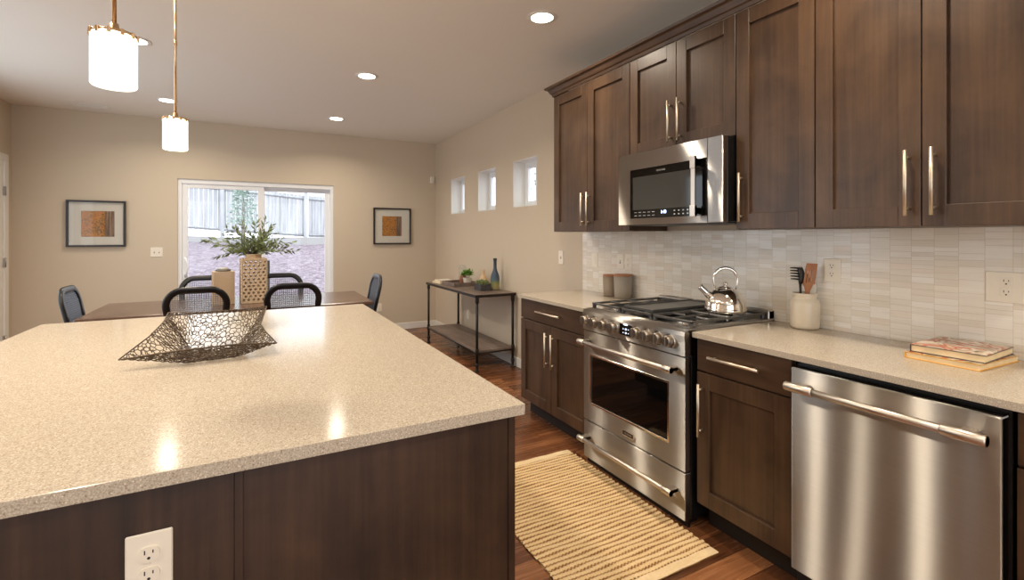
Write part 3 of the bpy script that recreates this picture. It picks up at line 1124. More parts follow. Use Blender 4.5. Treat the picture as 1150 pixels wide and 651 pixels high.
# oven door
b = bm_new()
zd0, zd1 = 0.264, 0.792
wy0, wy1, wz0, wz1 = 1.69, 2.315, 0.362, 0.662
rect_with_holes(b, RY0 + 0.003, RY1 - 0.003, zd0, zd1, [(wy0, wy1, wz0, wz1)], lambda a, c, v, q: box(b, 1.762, 1.80, a, c, v, q, 0.0))
dr = obj('oven_door', b, 'steel', t)
b = bm_new()
for a, c, v, q in ring4(wy0 + 0.0005, wy1 - 0.0005, wz0 + 0.0005, wz1 - 0.0005, 0.012):
    box(b, 1.7605, 1.775, a, c, v, q, 0.001)
obj('window_trim', b, 'rim', dr)
b = bm_new(); box(b, 1.768, 1.79, wy0 + 0.012, wy1 - 0.012, wz0 + 0.012, wz1 - 0.012); obj('oven_window', b, 'black_gloss', dr)
def pro_handle(parent, x, y0, y1, z, r=0.0125, stand=0.055, cap=0.055, name='handle'):
    b = bm_new()
    xo = x - stand
    tube(b, [(xo, y0 + 0.002, z), (xo, y1 - 0.002, z)], r, 16)
    for a, c in ((y0, y0 + cap), (y1 - cap, y1)):
        tube(b, [(xo, a, z), (xo, a + 0.003, z), (xo, c - 0.003, z), (xo, c, z)], [r * 1.12, r * 1.35, r * 1.35, r * 1.15], 16)
        m_ = (a + c) / 2
        box(b, xo, x + 0.001, m_ - 0.019, m_ + 0.019, z - 0.010, z + 0.010, 0.003)
    return obj(name, b, 'steel_bar', parent)
pro_handle(dr, 1.762, RY0 + 0.035, RY1 - 0.02, 0.735)
b = bm_new(); box(b, 1.7585, 1.763, 1.935, 2.02, 0.288, 0.314, 0.001); bd = obj('badge', b, 'black', dr)
b = bm_new()
for a, c, v, q in ring4(1.933, 2.022, 0.286, 0.316, 0.004):
    box(b, 1.7575, 1.763, a, c, v, q, 0.0005)
obj('badge_rim', b, 'rim', bd)
text('lettering', 'FRIGIDAIRE', 0.0115, (1.7582, 1.9775, 0.301), ROT_MX, 'print', bd)
# drawer
b = bm_new(); box(b, 1.762, 1.80, RY0 + 0.003, RY1 - 0.003, 0.036, 0.255, 0.002); dw = obj('storage_drawer', b, 'steel', t)
pro_handle(dw, 1.762, RY0 + 0.035, RY1 - 0.02, 0.165)
# burners and grates
for (x, y, r) in ((1.94, 1.73, 0.052), (2.22, 1.73, 0.042), (1.94, 2.235, 0.045), (2.22, 2.235, 0.04), (2.08, 1.98, 0.04)):
    b = bm_new()
    lathe(b, [(0, 0.927), (r * 1.25, 0.927), (r * 1.2, 0.932), (r * 0.95, 0.934), (r * 0.95, 0.938), (0, 0.9385)], (x, y, 0), 24)
    bu = obj('burner', b, 'chrome', t)
    b = bm_new(); lathe(b, [(r * 0.8, 0.938), (r * 0.82, 0.941), (r * 0.7, 0.9435), (0, 0.944)], (x, y, 0), 24); obj('burner_cap', b, 'black', bu)
def grate(y0, y1):
    b = bm_new()
    x0, x1 = 1.815, 2.365
    zt, zb = 0.957, 0.944
    w = 0.006
    for y in (y0, y1 - 2 * w):
        box(b, x0, x1, y, y + 2 * w, zb, zt, 0.003)
    for x in (x0, x1 - 2 * w):
        box(b, x, x + 2 * w, y0, y1, zb, zt, 0.003)
    ym = (y0 + y1) / 2
    box(b, x0, x1, ym - w, ym + w, zb + 0.002, zt, 0.003)
    xm = (x0 + x1) / 2
    box(b, xm - w, xm + w, y0, y1, zb, zt, 0.003)
    for xc in ((x0 + xm) / 2, (xm + x1) / 2):
        box(b, xc - w, xc + w, y0, ym - 0.035, zb + 0.002, zt, 0.003)
        box(b, xc - w, xc + w, ym + 0.035, y1, zb + 0.002, zt, 0.003)
    for x in (x0 + 0.01, x1 - 0.01):
        for y in (y0 + 0.012, y1 - 0.012):
            box(b, x - 0.009, x + 0.009, y - 0.009, y + 0.009, 0.9245, zb + 0.002, 0.002)
    return obj('grate', b, 'iron', t)
grate(RY0 + 0.012, 1.858)
grate(2.104, RY1 - 0.012)
grate(1.862, 2.100)
b = bm_new()
box(b, 1.83, 2.35, 1.872, 2.09, 0.958, 0.968, 0.004)
for a, c, v, q in ring4(1.8302, 2.3498, 1.8722, 2.0898, 0.01):
    box(b, a, c, v, q, 0.966, 0.974, 0.002)
obj('griddle', b, 'iron', t)

# ------------------------------------------------------------------ microwave
t = thing('microwave', 'stainless over-the-range microwave under the short wall cabinet', 'microwave', (2.2, 1.955, 1.425))
MY0, MY1, MZ0, MZ1 = 1.578, 2.331, 1.426, 1.848
b = bm_new(); box(b, 2.035, XR - 0.012, MY0, MY1, MZ0 + 0.004, MZ1, 0.002); obj('body', b, 'black', t)
b = bm_new(); box(b, 2.06, 2.38, MY0 + 0.03, MY1 - 0.03, MZ0 - 0.004, MZ0 + 0.004, 0.001); obj('underside_grille', b, 'rubber', t)
b = bm_new()
gy0, gy1, gz0, gz1 = 1.668, 2.228, 1.462, 1.752
box(b, 2.000, 2.035, MY0, MY0 + 0.088, MZ0, MZ1, 0.002)
obj('side_panel', b, 'steel', t)
b = bm_new()
rect_with_holes(b, MY0 + 0.090, MY1, MZ0, MZ1, [(gy0 + 0.001, gy1, gz0, gz1)], lambda a, c, v, q: box(b, 2.000, 2.034, a, c, v, q))
md = obj('door', b, 'steel', t)
b = bm_new(); box(b, 2.004, 2.02, gy0 + 0.001, gy1, gz0, gz1); mg = obj('door_glass', b, 'black_gloss', md)
b = bm_new(); box(b, 2.0030, 2.006, 1.765, 2.208, 1.512, 1.706); obj('viewing_window', b, 'mw_glass', mg)
b = bm_new(); 
for r_, z in enumerate((1.497, 1.478)):
    for k in range(5):
        y = 2.185 - k * 0.036
        box(b, 2.0032, 2.006, y - 0.010, y + 0.010, z - 0.002, z + 0.002)
    for k in range(4):
        y = 1.885 - k * 0.030
        box(b, 2.0032, 2.006, y - 0.005, y + 0.005, z - 0.003, z + 0.003)
obj('keypad', b, 'print', mg)
text('clock_digits', '1:48', 0.024, (2.0034, 1.965, 1.493), ROT_MX, 'display', mg)
text('lettering', 'FRIGIDAIRE', 0.013, (2.0034, 1.985, 1.728), ROT_MX, 'print', mg)
b = bm_new()
hy = 1.722
box(b, 1.955, 1.968, hy - 0.013, hy + 0.013, 1.462, 1.758, 0.003)
for z0_, z1_ in ((1.456, 1.515), (1.700, 1.764)):
    box(b, 1.951, 1.972, hy - 0.016, hy + 0.016, z0_, z1_, 0.003)
    box(b, 1.965, 2.004, hy - 0.011, hy + 0.011, z0_ + 0.012, z1_ - 0.012, 0.002)
obj('handle', b, 'steel_bar', md)

# ------------------------------------------------------------------ dishwasher
t = thing('dishwasher', 'stainless steel dishwasher with a thick bar handle under the counter', 'dishwasher', (2.1, 0.815, 0))
b = bm_new(); box(b, 1.835, 2.39, 0.518, 1.116, 0.03, 0.880, 0.002)
for x in (1.9, 2.34):
    for y in (0.56, 1.07):
        tube(b, [(x, y, 0), (x, y, 0.032)], 0.018, 10)
obj('tub', b, 'black', t)
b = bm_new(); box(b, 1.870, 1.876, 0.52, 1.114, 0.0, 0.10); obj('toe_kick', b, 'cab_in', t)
b = bm_new(); box(b, 1.785, 1.834, 0.526, 1.108, 0.112, 0.866, 0.004, 2); dd = obj('door', b, 'steel', t)
pro_handle(dd, 1.785, 0.540, 1.100, 0.806, 0.0125, 0.05, 0.10)
b = bm_new(); box(b, 1.79, 1.834, 0.526, 1.108, 0.867, 0.871, 0.001); obj('control_strip', b, 'black_gloss', dd)

# ------------------------------------------------------------------ rug
RX0, RX1, RY_0, RY_1 = 1.045, 1.757, 1.405, 2.535
b = bm_new()
NR = 37
hem = 0.045
nx, ny = 236, NR * 8
wv = b.verts.layers.float.new('weave')
grid = []
rg = random.Random(11)
edge0 = [rg.uniform(-0.004, 0.004) for _ in range(ny + 9)]
edge1 = [rg.uniform(-0.004, 0.004) for _ in range(ny + 9)]
nk = 59
for j in range(ny + 1):
    t_ = j / ny
    y = RY_0 + hem + t_ * (RY_1 - RY_0 - 2 * hem)
    row = []
    rowi = int(t_ * NR * 0.99999)
    fr = (t_ * NR) % 1.0
    if j == ny:
        fr = 1.0
    for i in range(nx + 1):
        s = i / nx
        xa = RX0 + edge0[j // 4]
        xb_ = RX1 + edge1[j // 4]
        x = xa + s * (xb_ - xa)
        a = math.sin(PI * fr)
        k = abs(math.sin(PI * (s * nk + (rowi % 2) * 0.5)))
        h = 0.005 + 0.0055 * max(0.0, a - 0.25) / 0.75 * (0.7 + 0.3 * k)
        v = b.verts.new((x, y + 0.0025 * math.sin(s * 21 + rowi * 1.7), h))
        v[wv] = (0.66 + 0.22 * k * a) if a > 0.55 else (0.04 if (i // 3 + rowi) % 2 else 0.55)
        row.append(v)
    grid.append(row)
def strip(y0, y1, flip):
    rows = []
    for j in range(4):
        y = y0 + (y1 - y0) * j / 3
        rr = []
        for i in range(31):
            s = i / 30
            v = b.verts.new((RX0 + s * (RX1 - RX0), y, 0.006 + 0.001 * math.sin(j * 2.1 + i)))
            v[wv] = 0.95
            rr.append(v)
        rows.append(rr)
    for j in range(3):
        for i in range(30):
            b.faces.new((rows[j][i], rows[j][i + 1], rows[j + 1][i + 1], rows[j + 1][i])).smooth = True
strip(RY_0, RY_0 + hem, 0)
strip(RY_1 - hem, RY_1, 0)
for j in range(ny):
    for i in range(nx):
        b.faces.new((grid[j][i], grid[j][i + 1], grid[j + 1][i + 1], grid[j + 1][i])).smooth = True
# underside
q = [b.verts.new(c) for c in ((RX0, RY_0, 0.001), (RX1, RY_0, 0.001), (RX1, RY_1, 0.001), (RX0, RY_1, 0.001))]
for v in q:
    v[wv] = 0.4
b.faces.new(q[::-1])
o = obj('rug', b, 'rug', fix=False)
rebase(o, ((RX0 + RX1) / 2, (RY_0 + RY_1) / 2, 0.0))
tag(o, 'cream and tan woven rug on the floor in front of the range', 'rug')

# ------------------------------------------------------------------ things on the counters
# kettle
KX, KY, KZ = 2.20, 1.718, 0.9575
t = thing('kettle', 'polished steel whistling kettle on the right burner of the range', 'kettle', (KX, KY, KZ))
kd = Vector((-0.80, 0.60, 0)).normalized()
b = bm_new()
lathe(b, [(0, 0.0), (0.088, 0.0), (0.100, 0.004), (0.104, 0.012), (0.104, 0.022), (0.1025, 0.024), (0.1025, 0.030), (0.101, 0.045), (0.094, 0.070), (0.081, 0.094), (0.062, 0.114), (0.042, 0.126), (0.036, 0.128)], (0, 0, 0), 48)
obj('body', b, 'chrome', t, world=False)
b = bm_new(); lathe(b, [(0.038, 0.1265), (0.037, 0.130), (0.025, 0.136), (0.008, 0.139), (0.006, 0.143), (0.012, 0.149), (0.012, 0.154), (0.006, 0.158), (0, 0.159)], (0, 0, 0), 32)
obj('lid', b, 'chrome', t, world=False)
b = bm_new()
tube(b, [kd * 0.075 + Vector((0, 0, 0.080)), kd * 0.100 + Vector((0, 0, 0.105)), kd * 0.124 + Vector((0, 0, 0.128)), kd * 0.131 + Vector((0, 0, 0.134))], [0.021, 0.017, 0.0155, 0.016], 20)
obj('spout', b, 'chrome', t, world=False)
b = bm_new()
pts = []
for k in range(25):
    a = R(-8) + (PI + R(16)) * k / 24
    pts.append(kd * (0.060 * math.cos(a)) + Vector((0, 0, 0.172 + 0.060 * math.sin(a))))
rs = [0.004] * 25
for k in range(4, 21):
    rs[k] = 0.0085
tube(b, [kd * 0.050 + Vector((0, 0, 0.118)), kd * 0.058 + Vector((0, 0, 0.145))] + pts + [kd * -0.058 + Vector((0, 0, 0.145)), kd * -0.050 + Vector((0, 0, 0.118))], [0.004, 0.004] + rs + [0.004, 0.004], 14)
obj('handle', b, 'chrome', t, world=False)

# canisters
def canister(label, x, y, r, h, mat):
    t = thing('canister', label, 'canister', (x, y, 0.914), 0, 'canisters')
    b = bm_new()
    lathe(b, [(0, 0.001), (r * 0.88, 0.001), (r * 0.92, 0.006), (r, h), (r * 0.93, h), (r * 0.85, 0.01), (0, 0.01)], (0, 0, 0), 40)
    obj('jar', b, mat, t, world=False)
    b = bm_new(); lathe(b, [(0, h - 0.01), (r * 0.92, h - 0.01), (r * 0.92, h + 0.0005), (r * 0.985, h + 0.001), (r * 0.985, h + 0.011), (r * 0.96, h + 0.013), (0, h + 0.013)], (0, 0, 0), 40, False)
    obj('lid', b, 'light_wood', t, world=False)
canister('larger taupe canister with wooden lid, nearer the range', 2.343, 2.685, 0.067, 0.158, 'canister')
canister('smaller tan canister half hidden behind the larger taupe canister', 2.352, 2.832, 0.058, 0.146, 'canister_dark')

# crock and utensils
CX, CY = 2.352, 1.392
t = thing('utensil_crock', 'cream ceramic crock holding utensils on the right countertop', 'crock', (CX, CY, 0.914))
b = bm_new()
lathe(b, [(0, 0.001), (0.056, 0.001), (0.062, 0.008), (0.0635, 0.02), (0.0635, 0.118), (0.060, 0.132), (0.053, 0.142), (0.050, 0.146), (0.0505, 0.152), (0.054, 0.158), (0.0545, 0.166), (0.052, 0.171), (0.047, 0.170), (0.046, 0.14), (0.055, 0.12), (0.055, 0.012), (0, 0.012)], (0, 0, 0), 48)
obj('pot', b, 'ceramic', t, world=False)
# local axes for the flat utensils: i = image-right along the wall, facing the camera
ir = Vector((0.55, -0.835, 0)).normalized()
fw = Vector((-0.835, -0.55, 0)).normalized()
def frame(o, lean_i, lean_f, L):
    base_ = Vector((CX, CY, 0.93)) + ir * o[0] + fw * o[1]
    top_ = Vector((CX, CY, 0.914)) + ir * lean_i + fw * lean_f + Vector((0, 0, L))
    up = (top_ - base_).normalized()
    s = (ir - up * ir.dot(up)).normalized()
    n = s.cross(up).normalized()
    return base_, top_, up, s, n
def flat(b, base_, up, s, n, poly, th, holes=()):
    tmp = bm_new()
    prism(tmp, poly, 'z', -th / 2, th / 2)
    mt = Matrix(((s.x, up.x, n.x, base_.x), (s.y, up.y, n.y, base_.y), (s.z, up.z, n.z, base_.z), (0, 0, 0, 1)))
    bmesh.ops.transform(tmp, matrix=mt, verts=tmp.verts[:])
    merge(b, tmp)
# wooden spatula
bs, tp, up, s, n = frame((0.0, 0.0), 0.020, 0.0, 0.31)
L = (tp - bs).length
t = thing('wooden_spatula', 'wooden slotted spatula standing in the crock', 'spatula', tuple(bs))
b = bm_new()
flat(b, bs, up, s, n, [(-0.009, 0), (0.009, 0), (0.010, L * 0.55), (-0.010, L * 0.55)], 0.008)
obj('handle', b, 'light_wood', t)
b = bm_new()
y0, y1 = L * 0.55, L
segs = [-0.010, -0.0055, -0.0035, 0.0005, 0.0025, 0.0065, 0.012]
def bx(xa, xb_, a, c): flat(b, bs, up, s, n, [(xa * 1.0, a), (xb_, a), (xb_, c), (xa, c)], 0.005)
flat(b, bs, up, s, n, [(-0.010, y0), (0.010, y0), (0.027, y0 + 0.055), (-0.020, y0 + 0.035)], 0.0065)
for xa, xb_ in ((-0.0200, -0.010), (-0.007, 0.0005), (0.0035, 0.011), (0.014, 0.027)):
    flat(b, bs, up, s, n, [(xa, y0 + 0.036), (xb_, y0 + 0.036), (xb_ + 0.004, y1 - 0.028), (xa + 0.004, y1 - 0.028)], 0.0055)
flat(b, bs, up, s, n, [(-0.017, y1 - 0.030), (0.031, y1 - 0.030), (0.033, y1 + 0.004), (-0.012, y1 + 0.003)], 0.0055)
obj('blade', b, 'light_wood', t)
# black pasta fork
bs, tp, up, s, n = frame((-0.010, -0.012), -0.022, -0.022, 0.295)
L = (tp - bs).length
t = thing('pasta_fork', 'black pasta fork with prongs standing in the crock', 'utensil', tuple(bs))
b = bm_new(); tube(b, [bs, bs + up * L * 0.6, bs + up * (L - 0.085)], [0.005, 0.0055, 0.006], 10); obj('handle', b, 'nylon', t)
b = bm_new()
hc = bs + up * (L - 0.035)
pts = [bs + up * (L - 0.088), bs + up * (L - 0.066) - n * 0.004 + s * 0.004, hc + s * 0.008 - n * 0.008, bs + up * (L - 0.006) + s * 0.002, ]
tube(b, pts, [0.006, 0.012, 0.015, 0.012], 12)
for k in range(5):
    q0 = hc + up * (-0.028 + k * 0.0135)
    tube(b, [q0 + s * 0.002, q0 - s * 0.020 + up * 0.003 + n * 0.006, q0 - s * 0.040 + up * 0.004 + n * 0.010], [0.005, 0.0042, 0.0026], 8)
obj('head', b, 'nylon', t)
# white slotted spoon behind
bs, tp, up, s, n = frame((0.030, -0.012), 0.036, -0.014, 0.215)
L = (tp - bs).length
t = thing('measuring_spoon', 'short pale spoon handle standing in the crock beside the spatula', 'utensil', tuple(bs))
b = bm_new(); flat(b, bs, up, s, n, [(-0.010, 0), (0.010, 0), (0.012, L - 0.006), (0.006, L), (-0.006, L), (-0.012, L - 0.006)], 0.006); obj('handle', b, 'white_pot', t)
bs, tp, up, s, n = frame((0.014, -0.030), 0.006, -0.036, 0.262)
L = (tp - bs).length
t = thing('serving_spoon', 'dark spoon with pale edge between pasta fork and spatula', 'utensil', tuple(bs))
b = bm_new(); tube(b, [bs, bs + up * (L - 0.06)], 0.005, 10); obj('handle', b, 'nylon', t)
b = bm_new()
flat(b, bs, up, s, n, [(0.016 * math.cos(2 * PI * k / 20), L - 0.033 + 0.032 * math.sin(2 * PI * k / 20)) for k in range(20)], 0.006); obj('bowl', b, 'slate', t)
b = bm_new()
tube(b, [bs + up * (L - 0.033 + 0.033 * math.sin(2 * PI * k / 20)) + s * 0.017 * math.cos(2 * PI * k / 20) for k in range(20)], 0.0022, 6, closed=True); obj('rim', b, 'white_pot', t)

# cookbooks
def book(label, c, w, d, th, rotz, mat, page='paper', spine=None):
    """w along local x, d along local y; spine on local -y"""
    t = thing('cookbook', label, 'book', c, rotz, 'cookbooks on the counter')
    b = bm_new()
    box(b, -w / 2, w / 2, -d / 2, d / 2, 0, 0.0028, 0.0008)
    box(b, -w / 2, w / 2, -d / 2, d / 2, th - 0.0028, th, 0.0008)
    box(b, -w / 2, w / 2, d / 2 - 0.003, d / 2, 0.0029, th - 0.0029)
    obj('cover', b, mat, t, world=False)
    b = bm_new(); box(b, -w / 2 + 0.004, w / 2 - 0.004, -d / 2 + 0.004, d / 2 - 0.002, 0.0028, th - 0.0028); obj('pages', b, page, t, world=False)
    return t
t = book('yellow-edged cookbook lying on the countertop, lower of the two', (2.245, 0.770, 0.9142), 0.295, 0.212, 0.0225, R(-2), 'cover_yellow')
b = bm_new(); box(b, -0.147, 0.147, -0.106, 0.106, 0.0225, 0.0229); obj('dust_jacket', b, 'cover', t, world=False)
t = book('photo-covered cookbook on top of the yellow-edged cookbook', (2.252, 0.772, 0.9374), 0.262, 0.208, 0.0265, R(2), 'cover_dark')
b = bm_new(); box(b, -0.130, 0.130, -0.103, 0.103, 0.0265, 0.0269); obj('dust_jacket', b, 'cover', t, world=False)

# ------------------------------------------------------------------ wire bowl on the island
def make_bowl():
    zf = 0.0
    # 4x4 control net, u left->right, v front->back (x, y, z relative to the base point)
    P = [
        [(-0.392, 2.015, 0.950), (-0.228, 1.985, 0.968), (-0.060, 1.985, 0.972), (0.0780, 2.030, 0.954)],
        [(-0.316, 2.060, 1.012), (-0.202, 2.008, 0.9175), (-0.053, 2.022, 0.9175), (0.042, 2.085, 0.990)],
        [(-0.294, 2.200, 1.039), (-0.205, 2.210, 0.9175), (-0.058, 2.210, 0.9175), (0.026, 2.180, 1.006)],
        [(-0.302, 2.370, 1.049), (-0.215, 2.360, 1.044), (-0.045, 2.365, 1.044), (0.052, 2.372, 1.050)],
    ]
    P = [[(x + 0.128, y - 2.135, z - 0.916) for x, y, z in r_] for r_ in P]
    def S(u, v):
        U, V = u * 3, v * 3
        i, j = min(2, int(U)), min(2, int(V))
        fu, fv = U - i, V - j
        def pt(a, c): return Vector(P[c][a])
        if i != 1 and j != 1:                       # a corner: two triangles folded along tip-to-base line
            gu, gv = (fu if i == 0 else 1 - fu), (fv if j == 0 else 1 - fv)
            ti, tj = (0 if i == 0 else 3), (0 if j == 0 else 3)
            bi, bj = (1 if i == 0 else 2), (1 if j == 0 else 2)
            if gu >= gv:
                return pt(ti, tj) * (1 - gu) + pt(bi, tj) * (gu - gv) + pt(bi, bj) * gv
            return pt(ti, tj) * (1 - gv) + pt(ti, bj) * (gv - gu) + pt(bi, bj) * gu
        return (pt(i, j) * (1 - fu) + pt(i + 1, j) * fu) * (1 - fv) + (pt(i, j + 1) * (1 - fu) + pt(i + 1, j + 1) * fu) * fv
    rg = random.Random(4)
    n = 27
    pts = []
    for a in range(n + 1):
        for c in range(n + 1):
            u, v = a / n, c / n
            if 0 < a < n: u += rg.uniform(-0.42, 0.42) / n
            if 0 < c < n: v += rg.uniform(-0.42, 0.42) / n
            pts.append(Vector((u, v)))
    vs, es, fs, *_ = delaunay_2d_cdt(pts, [], [], 0, 1e-5)
    # dual (cell) web: one node per triangle, one strand per shared edge
    cen = [sum((Vector((vs[k].x, vs[k].y)) for k in f), Vector((0, 0))) / 3 for f in fs]
    em = {}
    for fi, f in enumerate(fs):
        for k in range(3):
            e = tuple(sorted((f[k], f[(k + 1) % 3])))
            em.setdefault(e, []).append(fi)
    b = bm_new()
    for e, fl in em.items():
        if len(fl) == 2:
            p, q = S(*cen[fl[0]]), S(*cen[fl[1]])
            if (p - q).length > 1e-4:
                tube(b, [p, q], 0.00155, 4, cap=False)
        else:
            p, q = S(vs[e[0]].x, vs[e[0]].y), S(vs[e[1]].x, vs[e[1]].y)
            if (p - q).length > 1e-4:
                tube(b, [p, q], 0.0024, 5, cap=False)
            m_ = S(*cen[fl[0]])
            tube(b, [(p + q) / 2, m_], 0.0015, 4, cap=False)
    # loose second layer so the web looks tangled
    for k in range(800):
        u, v = rg.random(), rg.random()
        a = rg.uniform(0, PI)
        L = rg.uniform(0.02, 0.06)
        u2, v2 = min(1, max(0, u + L * math.cos(a))), min(1, max(0, v + L * math.sin(a)))
        o_ = Vector((0, 0, 0.0022))
        p, m_, q = S(u, v) + o_, S((u + u2) / 2, (v + v2) / 2) + o_ * 1.5, S(u2, v2) + o_
        if (p - q).length > 0.004:
            tube(b, [p, m_, q], 0.0014, 4, cap=False)
    return b
o = obj('wire_bowl', make_bowl(), 'twig', fix=False)
o.location = (-0.128, 2.135, 0.916)
tag(o, 'dark woven wire bowl with pointed corners on the island top', 'bowl')

# ------------------------------------------------------------------ dining table and chairs
TX0, TX1, TY0, TY1, TZ = -1.13, 0.975, 4.51, 5.46, 0.762
t = thing('dining_table', 'long dark wood dining table in front of the sliding door', 'table', ((TX0 + TX1) / 2, (TY0 + TY1) / 2, 0))
b = bm_new(); box(b, TX0, TX1, TY0, TY1, TZ - 0.034, TZ, 0.004); obj('tabletop', b, 'table', t)
b = bm_new()
for a, c, v, q in ((TX0 + 0.1, TX1 - 0.1, TY0 + 0.09, TY0 + 0.112), (TX0 + 0.1, TX1 - 0.1, TY1 - 0.112, TY1 - 0.09), (TX0 + 0.1, TX0 + 0.122, TY0 + 0.09, TY1 - 0.09), (TX1 - 0.122, TX1 - 0.1, TY0 + 0.09, TY1 - 0.09)):
    box(b, a, c, v, q, TZ - 0.115, TZ - 0.034, 0.002)
obj('apron', b, 'table', t)
for x in (TX0 + 0.09, TX1 - 0.09):
    for y in (TY0 + 0.08, TY1 - 0.08):
        b = bm_new()
        prism(b, [(x - 0.04, y - 0.04), (x + 0.04, y - 0.04), (x + 0.04, y + 0.04), (x - 0.04, y + 0.04)], 'z', 0.0, TZ - 0.034, 0.004)
        obj('leg', b, 'table', t)

def make_chair(label):
    t = thing('dining_chair', label, 'chair', (0, 0, 0), 0, 'dining chairs')
    # local: faces +y, back at -y
    def by(z): return -0.215 - 0.10 * (z - 0.46) / 0.5     # back plane lean
    b = bm_new()
    box(b, -0.235, 0.235, -0.205, 0.235, 0.405, 0.445, 0.012, 2); obj('seat_frame', b, 'chair_wood', t, world=False)
    b = bm_new()
    box(b, -0.225, 0.225, -0.195, 0.225, 0.443, 0.492, 0.022, 3); obj('seat_cushion', b, 'cushion', t, world=False, smooth=True)
    for s in (-1, 1):
        b = bm_new(); tube(b, [(s * 0.205, 0.205, 0.41), (s * 0.205, 0.207, 0.2), (s * 0.205, 0.21, 0.0)], [0.023, 0.019, 0.014], 12); obj('leg', b, 'chair_wood', t, world=False)
        b = bm_new(); tube(b, [(s * 0.195, -0.185, 0.415), (s * 0.197, -0.215, 0.2), (s * 0.20, -0.265, 0.0)], [0.023, 0.02, 0.015], 12); obj('leg', b, 'chair_wood', t, world=False)
    # back frame: rounded square ring
    W, Wb, zb, zt, rc = 0.196, 0.172, 0.545, 0.942, 0.105
    ring = []
    def corner(cx, cz, a0, a1, r, n=9):
        for k in range(n):
            a = a0 + (a1 - a0) * k / (n - 1)
            ring.append((cx + r * math.cos(a), cz + r * math.sin(a)))
    corner(W - rc, zt - rc, 0, PI / 2, rc)
    corner(-W + rc, zt - rc, PI / 2, PI, rc)
    corner(-Wb + 0.05, zb + 0.05, PI, 1.5 * PI, 0.05)
    corner(Wb - 0.05, zb + 0.05, 1.5 * PI, 2 * PI, 0.05)
    ring = [(x, z + (0.012 * (1 - (x / W) ** 2) if z > 0.8 else 0)) for x, z in ring]
    b = bm_new()
    # rectangular-section ring (width 38 mm, depth 26 mm)
    pts = [Vector((x, by(z), z)) for x, z in ring]
    N = len(pts)
    nrm = Vector((0, -0.98, -0.196)).normalized()
    rr = []
    for i in range(N):
        d = (pts[(i + 1) % N] - pts[i - 1]).normalized()
        o_ = d.cross(nrm).normalized()
        sec = []
        for k in range(10):
            a = 2 * PI * k / 10
            ca, sa = math.cos(a), math.sin(a)
            sec.append(b.verts.new(pts[i] + o_ * 0.0245 * math.copysign(abs(ca) ** 0.6, ca) + nrm * 0.0150 * math.copysign(abs(sa) ** 0.6, sa)))
        rr.append(sec)
    for i in range(N):
        A_, B_ = rr[i], rr[(i + 1) % N]
        for k in range(10):
            b.faces.new((A_[k], A_[(k + 1) % 10], B_[(k + 1) % 10], B_[k])).smooth = True
    for s in (-1, 1):
        tube(b, [(s * 0.175, -0.185, 0.42), (s * 0.172, by(0.50) + 0.002, 0.50), (s * 0.165, by(0.57), 0.57)], [0.02, 0.018, 0.017], 12)
    obj('back_frame', b, 'chair_wood', t, world=False)
    # cane mesh inside the ring
    def half(z):
        zs = [p for p in ring]
        # width of the ring interior at height z, by scanning its outline
        best = 0
        for i in range(N):
            (xa, za), (xb_, zb_) = ring[i], ring[(i + 1) % N]
            if (za - z) * (zb_ - z) <= 0 and za != zb_:
                f = (z - za) / (zb_ - za)
                best = max(best, xa + f * (xb_ - xa))
        return best
    def zspan(x):
        zz = []
        for i in range(N):
            (xa, za), (xb_, zb_) = ring[i], ring[(i + 1) % N]
            if (xa - x) * (xb_ - x) <= 0 and xa != xb_:
                f = (x - xa) / (xb_ - xa)
                zz.append(za + f * (zb_ - za))
        return (min(zz), max(zz)) if zz else (0, 0)
    b = bm_new()
    pitch = 0.0152
    k = -13
    def strand(p, q):
        p, q = Vector(p), Vector(q)
        d_ = (q - p).normalized()
        o_ = d_.cross(nrm).normalized()
        V = []
        for e_ in (p, q):
            V.append([b.verts.new(e_ + o_ * 0.0014 * sx + nrm * 0.0032 * sy) for sx, sy in ((-1, -1), (1, -1), (1, 1), (-1, 1))])
        for k_ in range(4):
            b.faces.new((V[0][k_], V[0][(k_ + 1) % 4], V[1][(k_ + 1) % 4], V[1][k_]))
    while k <= 13:
        x = k * pitch
        lo, hi = zspan(x)
        if hi - lo > 0.04:
            strand((x, by(lo), lo), (x, by(hi), hi))
        k += 1
    z = zb + pitch
    while z < zt + 0.01:
        h_ = half(z)
        if h_ > 0.03:
            strand((-h_, by(z) - 0.0006, z), (h_, by(z) - 0.0006, z))
        z += pitch
    obj('cane_back', b, 'cane', t, world=False)
    return t
ch = make_chair('black cane-back dining chair seen from behind, in front of the woven box')
ch.location = (-0.378, 4.665, 0)
dup(ch, (0.293, 4.665, 0), 0, 'black cane-back dining chair seen from behind, right of the lattice vase')
dup(ch, (-0.41, 5.27, 0), PI, 'black cane-back chair on the window side, behind the woven box')
dup(ch, (0.25, 5.27, 0), PI, 'black cane-back chair on the window side, right of the lattice vase')
dup(ch, (-0.945, 4.885, 0), -PI / 2, 'black cane-back chair at the left end of the dining table')
dup(ch, (0.80, 4.985, 0), PI / 2, 'black cane-back chair at the right end of the dining table')

